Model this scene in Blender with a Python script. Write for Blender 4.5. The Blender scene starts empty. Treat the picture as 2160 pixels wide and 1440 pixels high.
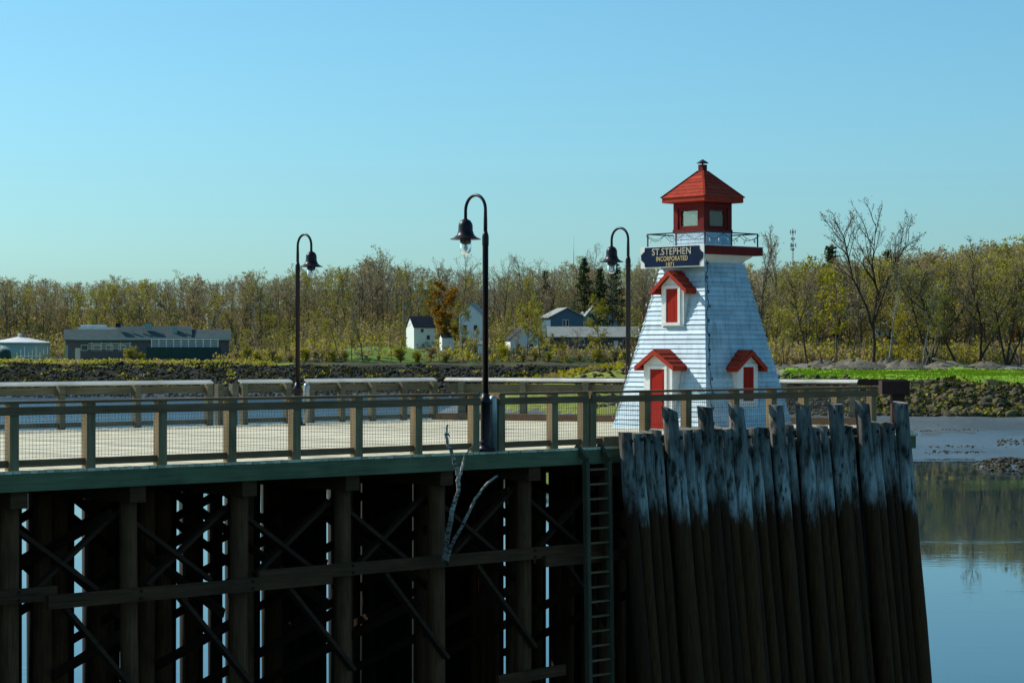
import bpy, math, random
import numpy as np
from mathutils import Vector, Matrix

scene = bpy.context.scene
COL = scene.collection

# ------------------------------------------------------------------ camera
F_PX, W_PX, HORIZON = 4600.0, 2160.0, 740.0
ZC = 1.86                                  # eye height above the pier deck (z = 0)
WATER_Z = -7.14
cam_data = bpy.data.cameras.new("camera")
cam_data.sensor_width = 36.0
cam_data.lens = 36.0 * F_PX / W_PX
cam_data.shift_y = 20.0 / W_PX
cam_data.clip_start = 0.5
cam_data.clip_end = 9000.0
cam = bpy.data.objects.new("camera", cam_data)
cam.location = (0, 0, ZC)
cam.rotation_euler = (math.radians(90), 0, 0)
COL.objects.link(cam)
scene.camera = cam

# ------------------------------------------------------------------ sky, sun, exposure
SUN_EL, SUN_PHI = math.radians(38), math.radians(25)      # phi: how far beyond the image plane the sun stands, on the left
sun_dir = Vector((-math.cos(SUN_PHI) * math.cos(SUN_EL), math.sin(SUN_PHI) * math.cos(SUN_EL), math.sin(SUN_EL)))
world = bpy.data.worlds.new("World")
scene.world = world
world.use_nodes = True
wn = world.node_tree
wn.nodes.clear()
sky = wn.nodes.new("ShaderNodeTexSky")
sky.sky_type = 'NISHITA'
sky.sun_disc = False
sky.sun_elevation = SUN_EL
sky.sun_rotation = math.atan2(sun_dir.x, sun_dir.y)
sky.altitude = 0
sky.air_density = 1.0
sky.dust_density = 1.0
sky.ozone_density = 1.5
hsv = wn.nodes.new("ShaderNodeHueSaturation")
hsv.inputs['Saturation'].default_value = 1.0
hsv.inputs['Hue'].default_value = 0.485
bg = wn.nodes.new("ShaderNodeBackground")
bg.inputs['Strength'].default_value = 0.127
wo = wn.nodes.new("ShaderNodeOutputWorld")
wn.links.new(sky.outputs['Color'], hsv.inputs['Color'])
tint = wn.nodes.new("ShaderNodeMix")
tint.data_type = 'RGBA'
tint.blend_type = 'MULTIPLY'
tint.inputs[0].default_value = 1.0
tint.inputs[7].default_value = (0.53, 0.90, 1.08, 1)       # the photograph's cool white balance
wn.links.new(hsv.outputs['Color'], tint.inputs[6])
wn.links.new(tint.outputs[2], bg.inputs['Color'])
wn.links.new(bg.outputs['Background'], wo.inputs['Surface'])

sl = bpy.data.lights.new("sun", 'SUN')
sl.energy = 4.5
sl.angle = math.radians(0.53)
sl.color = (1.0, 0.96, 0.88)
so = bpy.data.objects.new("sun", sl)
so.rotation_euler = sun_dir.to_track_quat('Z', 'Y').to_euler()
so.location = (-30, 20, 40)
COL.objects.link(so)

vs = scene.view_settings
vs.view_transform = 'Standard'
vs.look = 'None'
vs.gamma = 1.0
vs.exposure = 0.06
vs.use_curve_mapping = False
scene.cycles.max_bounces = 6
scene.cycles.transparent_max_bounces = 12
scene.cycles.caustics_reflective = False
scene.cycles.caustics_refractive = False

# ------------------------------------------------------------------ materials
def new_mat(name):
    m = bpy.data.materials.new(name)
    m.use_nodes = True
    nt = m.node_tree
    return m, nt, nt.nodes['Principled BSDF']

def nd(nt, kind, **kw):
    n = nt.nodes.new(kind)
    for k, v in kw.items():
        setattr(n, k, v)
    return n

def ramp(nt, fac, stops):
    r = nd(nt, 'ShaderNodeValToRGB')
    el = r.color_ramp.elements
    while len(el) < len(stops):
        el.new(0.5)
    for e, (p, c) in zip(el, stops):
        e.position = p
        e.color = (c[0], c[1], c[2], 1)
    nt.links.new(fac, r.inputs['Fac'])
    return r.outputs['Color']

def coords(nt, scale=(1, 1, 1), kind='Object', rot=(0, 0, 0)):
    if kind == 'World':
        src = nd(nt, 'ShaderNodeNewGeometry').outputs['Position']
    else:
        src = nd(nt, 'ShaderNodeTexCoord').outputs[kind]
    mp = nd(nt, 'ShaderNodeMapping')
    mp.inputs['Scale'].default_value = scale
    mp.inputs['Rotation'].default_value = rot
    nt.links.new(src, mp.inputs['Vector'])
    return mp.outputs['Vector']

def noise(nt, vec, scale, detail=4, rough=0.6, dist=0.0):
    n = nd(nt, 'ShaderNodeTexNoise')
    n.inputs['Scale'].default_value = scale
    n.inputs['Detail'].default_value = detail
    n.inputs['Roughness'].default_value = rough
    n.inputs['Distortion'].default_value = dist
    nt.links.new(vec, n.inputs['Vector'])
    return n.outputs['Fac']

def bump(nt, bsdf, h, strength=0.3, dist=0.02):
    b = nd(nt, 'ShaderNodeBump')
    b.inputs['Strength'].default_value = strength
    b.inputs['Distance'].default_value = dist
    nt.links.new(h, b.inputs['Height'])
    nt.links.new(b.outputs['Normal'], bsdf.inputs['Normal'])

def mix(nt, a, b, fac=0.5, mode='MULTIPLY'):
    m = nd(nt, 'ShaderNodeMix', data_type='RGBA', blend_type=mode)
    for sock, v in ((m.inputs[0], fac), (m.inputs[6], a), (m.inputs[7], b)):
        if hasattr(v, 'is_output'):
            nt.links.new(v, sock)
        elif isinstance(v, (int, float)):
            sock.default_value = v
        else:
            sock.default_value = (v[0], v[1], v[2], 1)
    return m.outputs[2]

def noisy(name, c0, c1, scale=3.0, rough=0.8, stretch=(1, 1, 1), bump_s=0.3, bump_d=0.02, kind='Object', metallic=0.0, c2=None, island=0.0, spec=0.3):
    m, nt, b = new_mat(name)
    v = coords(nt, stretch, kind)
    f = noise(nt, v, scale, 6, 0.65)
    stops = [(0.3, c0), (0.7, c1)] if c2 is None else [(0.28, c0), (0.5, c1), (0.75, c2)]
    col = ramp(nt, f, stops)
    if island:
        g = nd(nt, 'ShaderNodeNewGeometry')
        lo = 1 - island
        col = mix(nt, col, ramp(nt, g.outputs['Random Per Island'], [(0, (lo, lo, lo)), (1, (1, 1, 1))]), 1.0)
    nt.links.new(col, b.inputs['Base Color'])
    b.inputs['Roughness'].default_value = rough
    b.inputs['Metallic'].default_value = metallic
    b.inputs['Specular IOR Level'].default_value = spec
    if bump_s:
        bump(nt, b, noise(nt, v, scale * 4, 5, 0.7), bump_s, bump_d)
    return m

def rotz_stretch(name, c0, c1, ang, along=0.4, across=9.0, **kw):
    """weathered timber: grain runs along the direction ang in the ground plane"""
    m, nt, b = new_mat(name)
    v = coords(nt, (along, across, across), 'World', (0, 0, -ang))
    return m, nt, b, v

M = {}
TH = math.radians(42.4)
def timber(name, c0, c1, ang=TH, island=0.25, rough=0.85, vertical=False, patch=0.8, bmp=0.4):
    m, nt, b = new_mat(name)
    src = nd(nt, 'ShaderNodeNewGeometry')
    rot = nd(nt, 'ShaderNodeVectorRotate', rotation_type='Z_AXIS')
    rot.inputs['Angle'].default_value = -ang
    nt.links.new(src.outputs['Position'], rot.inputs['Vector'])
    mp = nd(nt, 'ShaderNodeMapping')
    mp.inputs['Scale'].default_value = (14, 14, 0.8) if vertical else (0.7, 14, 14)
    nt.links.new(rot.outputs['Vector'], mp.inputs['Vector'])
    f = noise(nt, mp.outputs['Vector'], 1.6, 6, 0.7, 0.4)
    col = ramp(nt, f, [(0.3, c0), (0.7, c1)])
    big = noise(nt, rot.outputs['Vector'], 1.3, 3, 0.5)
    col = mix(nt, col, ramp(nt, big, [(0.3, (0.6, 0.6, 0.58)), (0.6, (1, 1, 1))]), patch)
    if island:
        lo = 1 - island
        col = mix(nt, col, ramp(nt, src.outputs['Random Per Island'], [(0, (lo, lo, lo * 0.95)), (1, (1, 1, 1))]), 1.0)
    nt.links.new(col, b.inputs['Base Color'])
    b.inputs['Roughness'].default_value = rough
    b.inputs['Specular IOR Level'].default_value = 0.25
    bump(nt, b, f, bmp, 0.01)
    return m

M['deck'] = timber('deck_timber', (0.74, 0.63, 0.42), (0.95, 0.85, 0.60), TH + math.pi / 2, 0.45, rough=0.7, patch=0.35, bmp=0.15)
M['rail_wood'] = timber('rail_timber', (0.17, 0.092, 0.045), (0.34, 0.19, 0.10), TH, 0.3)
M['post_wood'] = timber('post_timber', (0.21, 0.145, 0.072), (0.42, 0.30, 0.16), TH, 0.3, vertical=True)
M['far_rail'] = timber('grey_far_rail_timber', (0.12, 0.105, 0.065), (0.25, 0.225, 0.145), TH, 0.25)
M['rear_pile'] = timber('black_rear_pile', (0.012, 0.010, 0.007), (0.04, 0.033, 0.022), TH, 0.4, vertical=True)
M['cap_wood'] = timber('cap_timber', (0.58, 0.54, 0.46), (0.84, 0.80, 0.70), TH, 0.15, rough=0.6)
M['fascia'] = timber('green_stained_timber', (0.11, 0.135, 0.07), (0.20, 0.225, 0.12), TH, 0.15)
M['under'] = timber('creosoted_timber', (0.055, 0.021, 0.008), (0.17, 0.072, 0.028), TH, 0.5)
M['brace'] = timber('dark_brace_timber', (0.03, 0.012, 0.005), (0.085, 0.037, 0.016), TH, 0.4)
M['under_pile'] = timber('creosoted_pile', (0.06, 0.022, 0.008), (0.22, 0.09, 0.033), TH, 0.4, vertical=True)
M['brown_beam'] = timber('red_brown_timber', (0.035, 0.016, 0.012), (0.07, 0.032, 0.024), TH, 0.1)
M['ladder'] = timber('ladder_timber', (0.065, 0.055, 0.032), (0.12, 0.105, 0.06), TH, 0.1, vertical=True)

def make_fender_mat():
    m, nt, b = new_mat('weathered_fender_pile')
    g = nd(nt, 'ShaderNodeNewGeometry')
    oi = nd(nt, 'ShaderNodeObjectInfo')
    add = nd(nt, 'ShaderNodeVectorMath', operation='ADD')
    mul = nd(nt, 'ShaderNodeVectorMath', operation='MULTIPLY')
    cmb = nd(nt, 'ShaderNodeCombineXYZ')
    for i in range(3):
        nt.links.new(oi.outputs['Random'], cmb.inputs[i])
    nt.links.new(cmb.outputs[0], mul.inputs[0])
    mul.inputs[1].default_value = (50, 50, 0)
    nt.links.new(g.outputs['Position'], add.inputs[0])
    nt.links.new(mul.outputs[0], add.inputs[1])
    mp = nd(nt, 'ShaderNodeMapping'); mp.inputs['Scale'].default_value = (16, 16, 0.9)
    nt.links.new(add.outputs[0], mp.inputs['Vector'])
    streak = noise(nt, mp.outputs['Vector'], 1.2, 7, 0.7, 0.5)
    mp2 = nd(nt, 'ShaderNodeMapping'); mp2.inputs['Scale'].default_value = (7, 7, 2.2)
    nt.links.new(add.outputs[0], mp2.inputs['Vector'])
    blotch = noise(nt, mp2.outputs['Vector'], 1.1, 5, 0.6)
    pale = ramp(nt, streak, [(0.25, (0.08, 0.075, 0.065)), (0.45, (0.40, 0.41, 0.39)), (0.75, (0.74, 0.74, 0.69))])
    pale = mix(nt, pale, ramp(nt, blotch, [(0.36, (0.16, 0.14, 0.11)), (0.47, (0.75, 0.74, 0.7)), (0.6, (1, 1, 1))]), 1.0)
    knots = nd(nt, 'ShaderNodeTexVoronoi'); knots.inputs['Scale'].default_value = 2.2
    mp4 = nd(nt, 'ShaderNodeMapping'); mp4.inputs['Scale'].default_value = (2.2, 2.2, 0.8)
    nt.links.new(add.outputs[0], mp4.inputs['Vector'])
    nt.links.new(mp4.outputs['Vector'], knots.inputs['Vector'])
    pale = mix(nt, pale, ramp(nt, knots.outputs['Distance'], [(0.06, (0.16, 0.14, 0.12)), (0.14, (1, 1, 1))]), 1.0)
    dark = ramp(nt, streak, [(0.3, (0.03, 0.011, 0.003)), (0.75, (0.125, 0.046, 0.012))])
    # the tide mark: a real stain at a height in the world, ragged from pile to pile
    sep = nd(nt, 'ShaderNodeSeparateXYZ'); nt.links.new(g.outputs['Position'], sep.inputs[0])
    mp3 = nd(nt, 'ShaderNodeMapping'); mp3.inputs['Scale'].default_value = (6.5, 6.5, 1.5)
    nt.links.new(add.outputs[0], mp3.inputs['Vector'])
    rag = noise(nt, mp3.outputs['Vector'], 1.0, 6, 0.75)
    ma = nd(nt, 'ShaderNodeMath', operation='MULTIPLY_ADD'); ma.inputs[1].default_value = 1.9
    off = nd(nt, 'ShaderNodeMath', operation='MULTIPLY_ADD'); off.inputs[1].default_value = 0.55
    nt.links.new(oi.outputs['Random'], off.inputs[0]); nt.links.new(sep.outputs['Z'], off.inputs[2])
    nt.links.new(rag, ma.inputs[0]); nt.links.new(off.outputs[0], ma.inputs[2])
    mr = nd(nt, 'ShaderNodeMapRange'); mr.inputs['From Min'].default_value = -0.26; mr.inputs['From Max'].default_value = 0.30
    nt.links.new(ma.outputs[0], mr.inputs['Value'])
    col = mix(nt, dark, pale, mr.outputs['Result'], 'MIX')
    # darker towards the very top of each pile
    mr2 = nd(nt, 'ShaderNodeMapRange'); mr2.inputs['From Min'].default_value = 0.25; mr2.inputs['From Max'].default_value = 1.5
    nt.links.new(ma.outputs[0], mr2.inputs['Value'])
    col = mix(nt, col, ramp(nt, mr2.outputs['Result'], [(0.2, (1, 1, 1)), (0.75, (0.42, 0.39, 0.36))]), 1.0)
    col = mix(nt, col, ramp(nt, oi.outputs['Random'], [(0, (0.5, 0.48, 0.45)), (1, (1, 1, 1))]), 1.0)
    nt.links.new(col, b.inputs['Base Color'])
    b.inputs['Roughness'].default_value = 0.85
    b.inputs['Specular IOR Level'].default_value = 0.2
    bump(nt, b, streak, 0.8, 0.02)
    return m
M['fender'] = make_fender_mat()

def make_white_siding():
    m, nt, b = new_mat('white_painted_clapboard')
    v = coords(nt, (1, 1, 1))
    f = noise(nt, v, 1.8, 6, 0.7)
    col = ramp(nt, f, [(0.3, (0.41, 0.53, 0.58)), (0.6, (0.51, 0.66, 0.73))])
    vs_ = coords(nt, (9, 9, 0.7))
    st = noise(nt, vs_, 1.0, 6, 0.75)
    col = mix(nt, col, ramp(nt, st, [(0.33, (0.50, 0.49, 0.43)), (0.50, (1, 1, 1))]), 0.75)
    sp = noise(nt, coords(nt, (6, 6, 30)), 1.0, 4, 0.8)
    col = mix(nt, col, ramp(nt, sp, [(0.26, (0.45, 0.44, 0.40)), (0.36, (1, 1, 1))]), 0.8)
    g = nd(nt, 'ShaderNodeNewGeometry')
    col = mix(nt, col, ramp(nt, g.outputs['Random Per Island'], [(0, (0.74, 0.77, 0.79)), (1, (1, 1, 1))]), 1.0)
    nt.links.new(col, b.inputs['Base Color'])
    b.inputs['Roughness'].default_value = 0.55
    bump(nt, b, noise(nt, coords(nt, (3, 3, 20)), 2.0, 5, 0.7), 0.25, 0.006)
    return m
M['white'] = make_white_siding()
M['trim'] = noisy('white_trim_paint', (0.68, 0.67, 0.62), (0.80, 0.79, 0.74), 4, 0.5, bump_s=0.1, bump_d=0.004)
M['red_roof'] = noisy('red_shingle_paint', (0.33, 0.036, 0.018), (0.53, 0.070, 0.036), 5, 0.8, (1, 1, 1), 0.35, 0.01, island=0.3, spec=0.08)
M['red_dark'] = noisy('dark_red_paint', (0.12, 0.010, 0.008), (0.19, 0.018, 0.012), 4, 0.6, bump_s=0.15, bump_d=0.005, spec=0.12)
M['red_trim'] = noisy('red_trim_paint', (0.28, 0.024, 0.012), (0.40, 0.045, 0.02), 4, 0.6, bump_s=0.15, bump_d=0.005, spec=0.12)
M['red_door'] = noisy('red_door_paint', (0.27, 0.012, 0.007), (0.38, 0.022, 0.010), 3, 0.6, (5, 5, 1), 0.15, 0.005, spec=0.08)
M['black_metal'] = noisy('black_painted_metal', (0.008, 0.004, 0.007), (0.016, 0.009, 0.013), 6, 0.38, bump_s=0.05, bump_d=0.002, spec=0.25)
M['dark_metal'] = noisy('dark_rail_metal', (0.02, 0.018, 0.018), (0.045, 0.03, 0.028), 8, 0.5, bump_s=0.1, bump_d=0.002)
M['galv'] = noisy('galvanised_metal', (0.30, 0.31, 0.30), (0.48, 0.49, 0.46), 9, 0.4, metallic=0.6, bump_s=0.05, bump_d=0.002)
M['wire'] = noisy('mesh_wire', (0.10, 0.10, 0.09), (0.17, 0.16, 0.14), 9, 0.5, bump_s=0)
M['navy'] = noisy('navy_sign_paint', (0.006, 0.014, 0.036), (0.011, 0.024, 0.055), 3, 0.7, bump_s=0.1, bump_d=0.003, spec=0.05)
M['letter_pale'] = noisy('cream_letter_paint', (0.36, 0.33, 0.23), (0.48, 0.44, 0.31), 6, 0.5, bump_s=0)
M['letter_gold'] = noisy('gold_letter_paint', (0.40, 0.31, 0.13), (0.52, 0.41, 0.19), 6, 0.5, bump_s=0)
M['cord'] = noisy('dark_green_cord', (0.012, 0.018, 0.014), (0.02, 0.03, 0.022), 9, 0.6, bump_s=0)
M['bulb'] = noisy('unlit_white_bulb', (0.70, 0.66, 0.60), (0.82, 0.78, 0.72), 9, 0.25, bump_s=0)
M['bulb_red'] = noisy('unlit_red_bulb', (0.45, 0.10, 0.08), (0.55, 0.14, 0.11), 9, 0.25, bump_s=0)
M['bolt'] = noisy('rusty_bolt', (0.008, 0.006, 0.005), (0.025, 0.017, 0.012), 20, 0.7, bump_s=0.2, bump_d=0.003)

def make_glass(name, tint, diff, t):
    m, nt, b = new_mat(name)
    out = nt.nodes['Material Output']
    tr = nd(nt, 'ShaderNodeBsdfTransparent'); tr.inputs[0].default_value = (*tint, 1)
    df = nd(nt, 'ShaderNodeBsdfTranslucent'); df.inputs[0].default_value = (*diff, 1)
    gl = nd(nt, 'ShaderNodeBsdfGlossy'); gl.inputs[0].default_value = (1, 1, 1, 1); gl.inputs[1].default_value = 0.05
    fr = nd(nt, 'ShaderNodeFresnel'); fr.inputs[0].default_value = 1.45
    m1 = nd(nt, 'ShaderNodeMixShader'); m2 = nd(nt, 'ShaderNodeMixShader')
    m1.inputs[0].default_value = t
    nt.links.new(tr.outputs[0], m1.inputs[1]); nt.links.new(df.outputs[0], m1.inputs[2])
    nt.links.new(fr.outputs[0], m2.inputs[0])
    nt.links.new(m1.outputs[0], m2.inputs[1]); nt.links.new(gl.outputs[0], m2.inputs[2])
    nt.links.new(m2.outputs[0], out.inputs['Surface'])
    return m
M['lantern_glass'] = make_glass('cloudy_lantern_glass', (0.98, 0.99, 0.92), (0.9, 0.98, 0.9), 0.22)
M['globe'] = make_glass('clear_lamp_glass', (0.93, 0.96, 0.95), (0.8, 0.8, 0.8), 0.12)

def make_water():
    """calm near the pier, wind-rippled on the far reach"""
    m, nt, b = new_mat('river_water')
    b.inputs['Base Color'].default_value = (0.012, 0.04, 0.055, 1)
    b.inputs['IOR'].default_value = 1.33
    b.inputs['Specular IOR Level'].default_value = 0.75
    g = nd(nt, 'ShaderNodeNewGeometry')
    sep = nd(nt, 'ShaderNodeSeparateXYZ'); nt.links.new(g.outputs['Position'], sep.inputs[0])
    patch = noise(nt, coords(nt, (0.012, 0.03, 1), 'World'), 1.0, 3, 0.5)
    ad = nd(nt, 'ShaderNodeMath', operation='MULTIPLY_ADD'); ad.inputs[1].default_value = 60.0
    nt.links.new(patch, ad.inputs[0]); nt.links.new(sep.outputs['Y'], ad.inputs[2])
    mr = nd(nt, 'ShaderNodeMapRange', interpolation_type='SMOOTHSTEP')
    mr.inputs['From Min'].default_value = 215; mr.inputs['From Max'].default_value = 250
    nt.links.new(ad.outputs[0], mr.inputs['Value'])
    wind = mr.outputs['Result']
    rr = nd(nt, 'ShaderNodeMapRange'); rr.inputs['To Min'].default_value = 0.015; rr.inputs['To Max'].default_value = 0.22
    nt.links.new(wind, rr.inputs['Value']); nt.links.new(rr.outputs['Result'], b.inputs['Roughness'])
    sm = noise(nt, coords(nt, (1, 1, 1), 'World'), 1.4, 4, 0.6)
    cat = noise(nt, coords(nt, (0.05, 0.12, 1), 'World'), 1.0, 4, 0.6)
    calm_amp = ramp(nt, cat, [(0.45, (0.003, 0.003, 0.003)), (0.60, (0.02, 0.02, 0.02)), (0.7, (0.05, 0.05, 0.05))])
    amp = mix(nt, calm_amp, (1, 1, 1), wind, 'MIX')
    bp_ = nd(nt, 'ShaderNodeBump'); bp_.inputs['Distance'].default_value = 0.25; bp_.inputs['Strength'].default_value = 0.8
    nt.links.new(mix(nt, sm, amp, 1.0), bp_.inputs['Height'])
    nt.links.new(bp_.outputs['Normal'], b.inputs['Normal'])
    return m
M['water'] = make_water()

# ------------------------------------------------------------------ mesh helpers
R_ = Vector((math.cos(TH), math.sin(TH), 0))       # along the pier, away to the right
N_ = Vector((math.sin(TH), -math.cos(TH), 0))      # out of the near face, towards the eye
UP = Vector((0, 0, 1))
P0 = Vector((-7.91, 33.7, 0))

def pt(s, off=0.0, z=0.0):
    p = P0 + R_ * s + N_ * off
    return Vector((p.x, p.y, z))

def s_at(px, off=0.0):
    u = (px - 1080) / F_PX
    q = P0 + N_ * off
    return (u * q.y - q.x) / (R_.x - u * R_.y)

class MB:
    """collects faces and links them as one mesh object"""
    def __init__(self):
        self.v, self.f, self.m = [], [], []
        self.mi = 0
        self.smooth = []
        self.sm = False
    def face(self, idx):
        self.f.append(idx); self.m.append(self.mi); self.smooth.append(self.sm)
    def add(self, verts, faces):
        n = len(self.v)
        self.v.extend([tuple(p) for p in verts])
        for fc in faces:
            self.face(tuple(n + i for i in fc))
    def hexa(self, c):
        """eight corners: four below then four above, both counter-clockwise"""
        self.add(c, [(3, 2, 1, 0), (4, 5, 6, 7), (0, 1, 5, 4), (1, 2, 6, 5), (2, 3, 7, 6), (3, 0, 4, 7)])
    def box(self, c, size, ax=None):
        x, y, z = ax if ax else (Vector((1, 0, 0)), Vector((0, 1, 0)), UP)
        c = Vector(c); a, b, d = size[0] / 2, size[1] / 2, size[2] / 2
        self.hexa([c + x * (i * a) + y * (j * b) + z * (k * d) for k in (-1, 1) for i, j in ((-1, -1), (1, -1), (1, 1), (-1, 1))])
    def beam(self, a, b, w, h, up=UP):
        a, b = Vector(a), Vector(b)
        d = (b - a)
        L = d.length
        x = d / L
        y = up.cross(x).normalized()
        z = x.cross(y)
        self.box((a + b) / 2, (L, w, h), (x, y, z))
    def tube(self, pts, radii, sides=8, caps=True, smooth=True):
        pts = [Vector(p) for p in pts]
        n = len(self.v)
        prev = None
        self.sm = smooth
        for i, p in enumerate(pts):
            t = (pts[min(i + 1, len(pts) - 1)] - pts[max(i - 1, 0)])
            if t.length < 1e-9: t = UP.copy()
            t.normalize()
            if prev is None:
                ref = Vector((1, 0, 0)) if abs(t.x) < 0.9 else Vector((0, 1, 0))
                x = ref.cross(t).normalized()
            else:
                x = (prev - t * prev.dot(t)).normalized()
            prev = x
            y = t.cross(x)
            for k in range(sides):
                a = 2 * math.pi * k / sides
                self.v.append(tuple(p + (x * math.cos(a) + y * math.sin(a)) * radii[i]))
        for i in range(len(pts) - 1):
            for k in range(sides):
                a, b = n + i * sides + k, n + i * sides + (k + 1) % sides
                self.face((a, b, b + sides, a + sides))
        self.sm = False
        if caps:
            self.face(tuple(n + k for k in reversed(range(sides))))
            e = n + (len(pts) - 1) * sides
            self.face(tuple(e + k for k in range(sides)))
    def lathe(self, prof, sides=24, c=(0, 0, 0), smooth=True):
        n = len(self.v)
        self.sm = smooth
        for r, z in prof:
            for k in range(sides):
                a = 2 * math.pi * k / sides
                self.v.append((c[0] + r * math.cos(a), c[1] + r * math.sin(a), c[2] + z))
        for i in range(len(prof) - 1):
            for k in range(sides):
                a, b = n + i * sides + k, n + i * sides + (k + 1) % sides
                self.face((a, b, b + sides, a + sides))
        self.sm = False
        self.face(tuple(n + k for k in reversed(range(sides))))
        e = n + (len(prof) - 1) * sides
        self.face(tuple(e + k for k in range(sides)))
    def build(self, name, mats, parent=None, loc=None):
        me = bpy.data.meshes.new(name)
        me.from_pydata(self.v, [], self.f)
        if not isinstance(mats, (list, tuple)): mats = [mats]
        for m in mats: me.materials.append(m)
        if len(mats) > 1: me.polygons.foreach_set('material_index', self.m)
        me.polygons.foreach_set('use_smooth', self.smooth)
        me.update()
        o = bpy.data.objects.new(name, me)
        COL.objects.link(o)
        if parent is not None: o.parent = parent
        if loc is not None: o.location = loc
        return o

def tag(o, label=None, cat=None, group=None, kind=None):
    if label: o['label'] = label
    if cat: o['category'] = cat
    if group: o['group'] = group
    if kind: o['kind'] = kind
    return o

def empty(name, loc=(0, 0, 0), rz=0.0, label=None, cat=None, group=None):
    o = bpy.data.objects.new(name, None)
    COL.objects.link(o)
    o.location = loc
    o.rotation_euler = (0, 0, rz)
    o.empty_display_size = 0.3
    return tag(o, label, cat, group)

def copy_tree(o, parent=None):
    c = o.copy()
    COL.objects.link(c)
    if parent is not None: c.parent = parent
    for ch in list(o.children): copy_tree(ch, c)
    return c

rng = random.Random(7)

# ------------------------------------------------------------------ pier
# every part below is modelled in world coordinates under an Empty at the origin of the pier
pier = empty('pier', (0, 0, 0), 0, 'timber pier with a pale plank deck on dark creosoted piles', 'pier')
FAR = -15.07
DECK_POLY = [(-14, 0.12), (23.0, 0.12), (27.0, -4.2), (21.9, FAR - .1), (-14, FAR - .1)]
mb = MB()
s = -14.0
def deck_span(s):
    near = 0.12 if s < 23.0 else 0.12 - (s - 23.0) * 1.07
    far = FAR - .1 if s < 21.9 else FAR - .1 + (s - 21.9) * 2.13
    return near, far
while s < 26.6:
    w = 0.134
    a0, a1 = deck_span(s); b0, b1 = deck_span(s + w)
    j = rng.uniform(-.003, .003)
    e = rng.uniform(-.012, .012)
    t = [pt(s, a1, -.045 + j), pt(s, a0 + e, -.045 + j), pt(s + w, b0 + e, -.045 + j), pt(s + w, b1, -.045 + j)]
    t2 = [Vector((p.x, p.y, j)) for p in t]
    if a0 > a1 + .1: mb.hexa([t[1], t[2], t[3], t[0], t2[1], t2[2], t2[3], t2[0]])
    s += 0.146
mb.build('deck', M['deck'], pier)
mb = MB(); mb.beam(pt(-14, 0.06, -.186), pt(22.9, 0.06, -.186), 0.09, 0.276)
mb.build('fascia_beam', M['fascia'], pier)
mb = MB(); mb.beam(pt(22.95, 0.03, -.19), pt(27, -4.25, -.19), 0.09, 0.28); mb.beam(pt(27, -4.3, -.19), pt(21.9, FAR, -.19), .09, .28)
mb.build('end_beam', M['fascia'], pier)
mb = MB(); mb.beam(pt(-14, FAR - .06, -.186), pt(21.8, FAR - .06, -.186), 0.09, 0.276)
mb.build('rear_fascia_beam', M['under'], pier)
# joists hidden above the caps keep the underside dark
for off in (-2.4, -4.9, -7.4, -9.9, -12.4):
    mb = MB(); mb.beam(pt(-14, off, -.17), pt(22.5, off, -.17), 0.15, 0.24); mb.build('stringer', M['under'], pier)

front_px = [20, 270, 505, 722, 920, 1105]
front_s = [s_at(p, -.3) for p in front_px]
bents = [front_s[0] - 6.6, front_s[0] - 4.4, front_s[0] - 2.2] + front_s + [front_s[-1] + 2.2 * k for k in (1, 2, 3, 4, 5)]
rows = [-.3, -3.1, -5.9, -8.7, -11.5, -14.2]
def px_of(p): return 1080 + F_PX * p.x / p.y
gaps = [(43, 58), (154, 176), (250, 259), (370, 382), (424, 440), (466, 477), (545, 553), (685, 695), (757, 762), (866, 870), (1061, 1066), (1151, 1158)]
def clear_s(s, off, half):
    """nudge an inner pile sideways until it leaves the gaps between the rear piles open"""
    for d in [0] + [sg * k * .12 for k in range(1, 14) for sg in (1, -1)]:
        c = px_of(pt(s + d, off)); h = half * F_PX / pt(s + d, off).y
        if not any(c + h > g0 and c - h < g1 for g0, g1 in gaps): return s + d
    return None
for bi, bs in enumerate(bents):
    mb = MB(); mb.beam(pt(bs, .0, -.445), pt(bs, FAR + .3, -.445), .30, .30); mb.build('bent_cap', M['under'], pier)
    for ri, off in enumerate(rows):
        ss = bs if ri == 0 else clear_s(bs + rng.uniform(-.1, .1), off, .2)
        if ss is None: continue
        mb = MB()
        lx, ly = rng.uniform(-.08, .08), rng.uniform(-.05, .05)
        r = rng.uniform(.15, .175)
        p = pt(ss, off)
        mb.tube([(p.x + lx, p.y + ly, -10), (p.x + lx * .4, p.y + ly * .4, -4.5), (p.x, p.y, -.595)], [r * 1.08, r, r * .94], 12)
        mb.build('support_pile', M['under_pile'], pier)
# walers on the near face, ends lapping, one bolt pair at each pile
WZ = [(-14, 1.0, -1.95), (.8, 6.4, -2.08), (4.9, 13.2, -1.97), (11.5, 14.5, -2.13)]
for k, (a, b, z) in enumerate(WZ):
    o = .0 if k % 2 == 0 else .085
    mb = MB(); mb.beam(pt(a, -.03 + o, z), pt(b, -.03 + o, z), .08, .22)
    w = mb.build('waler', M['under'], pier)
    for bs in bents:
        if a + .3 < bs < b - .3:
            mbb = MB()
            for dz in (-.06, .06):
                q = pt(bs, .012 + o, z + dz); mbb.tube([q, q + N_ * .03], [.028, .024], 6)
            mbb.build('bolt_pair', M['bolt'], w)
mb = MB(); mb.beam(pt(s_at(1048), .02, -4.28), pt(s_at(1190), .02, -4.24), .08, .2); mb.build('waler', M['under'], pier)
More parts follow.
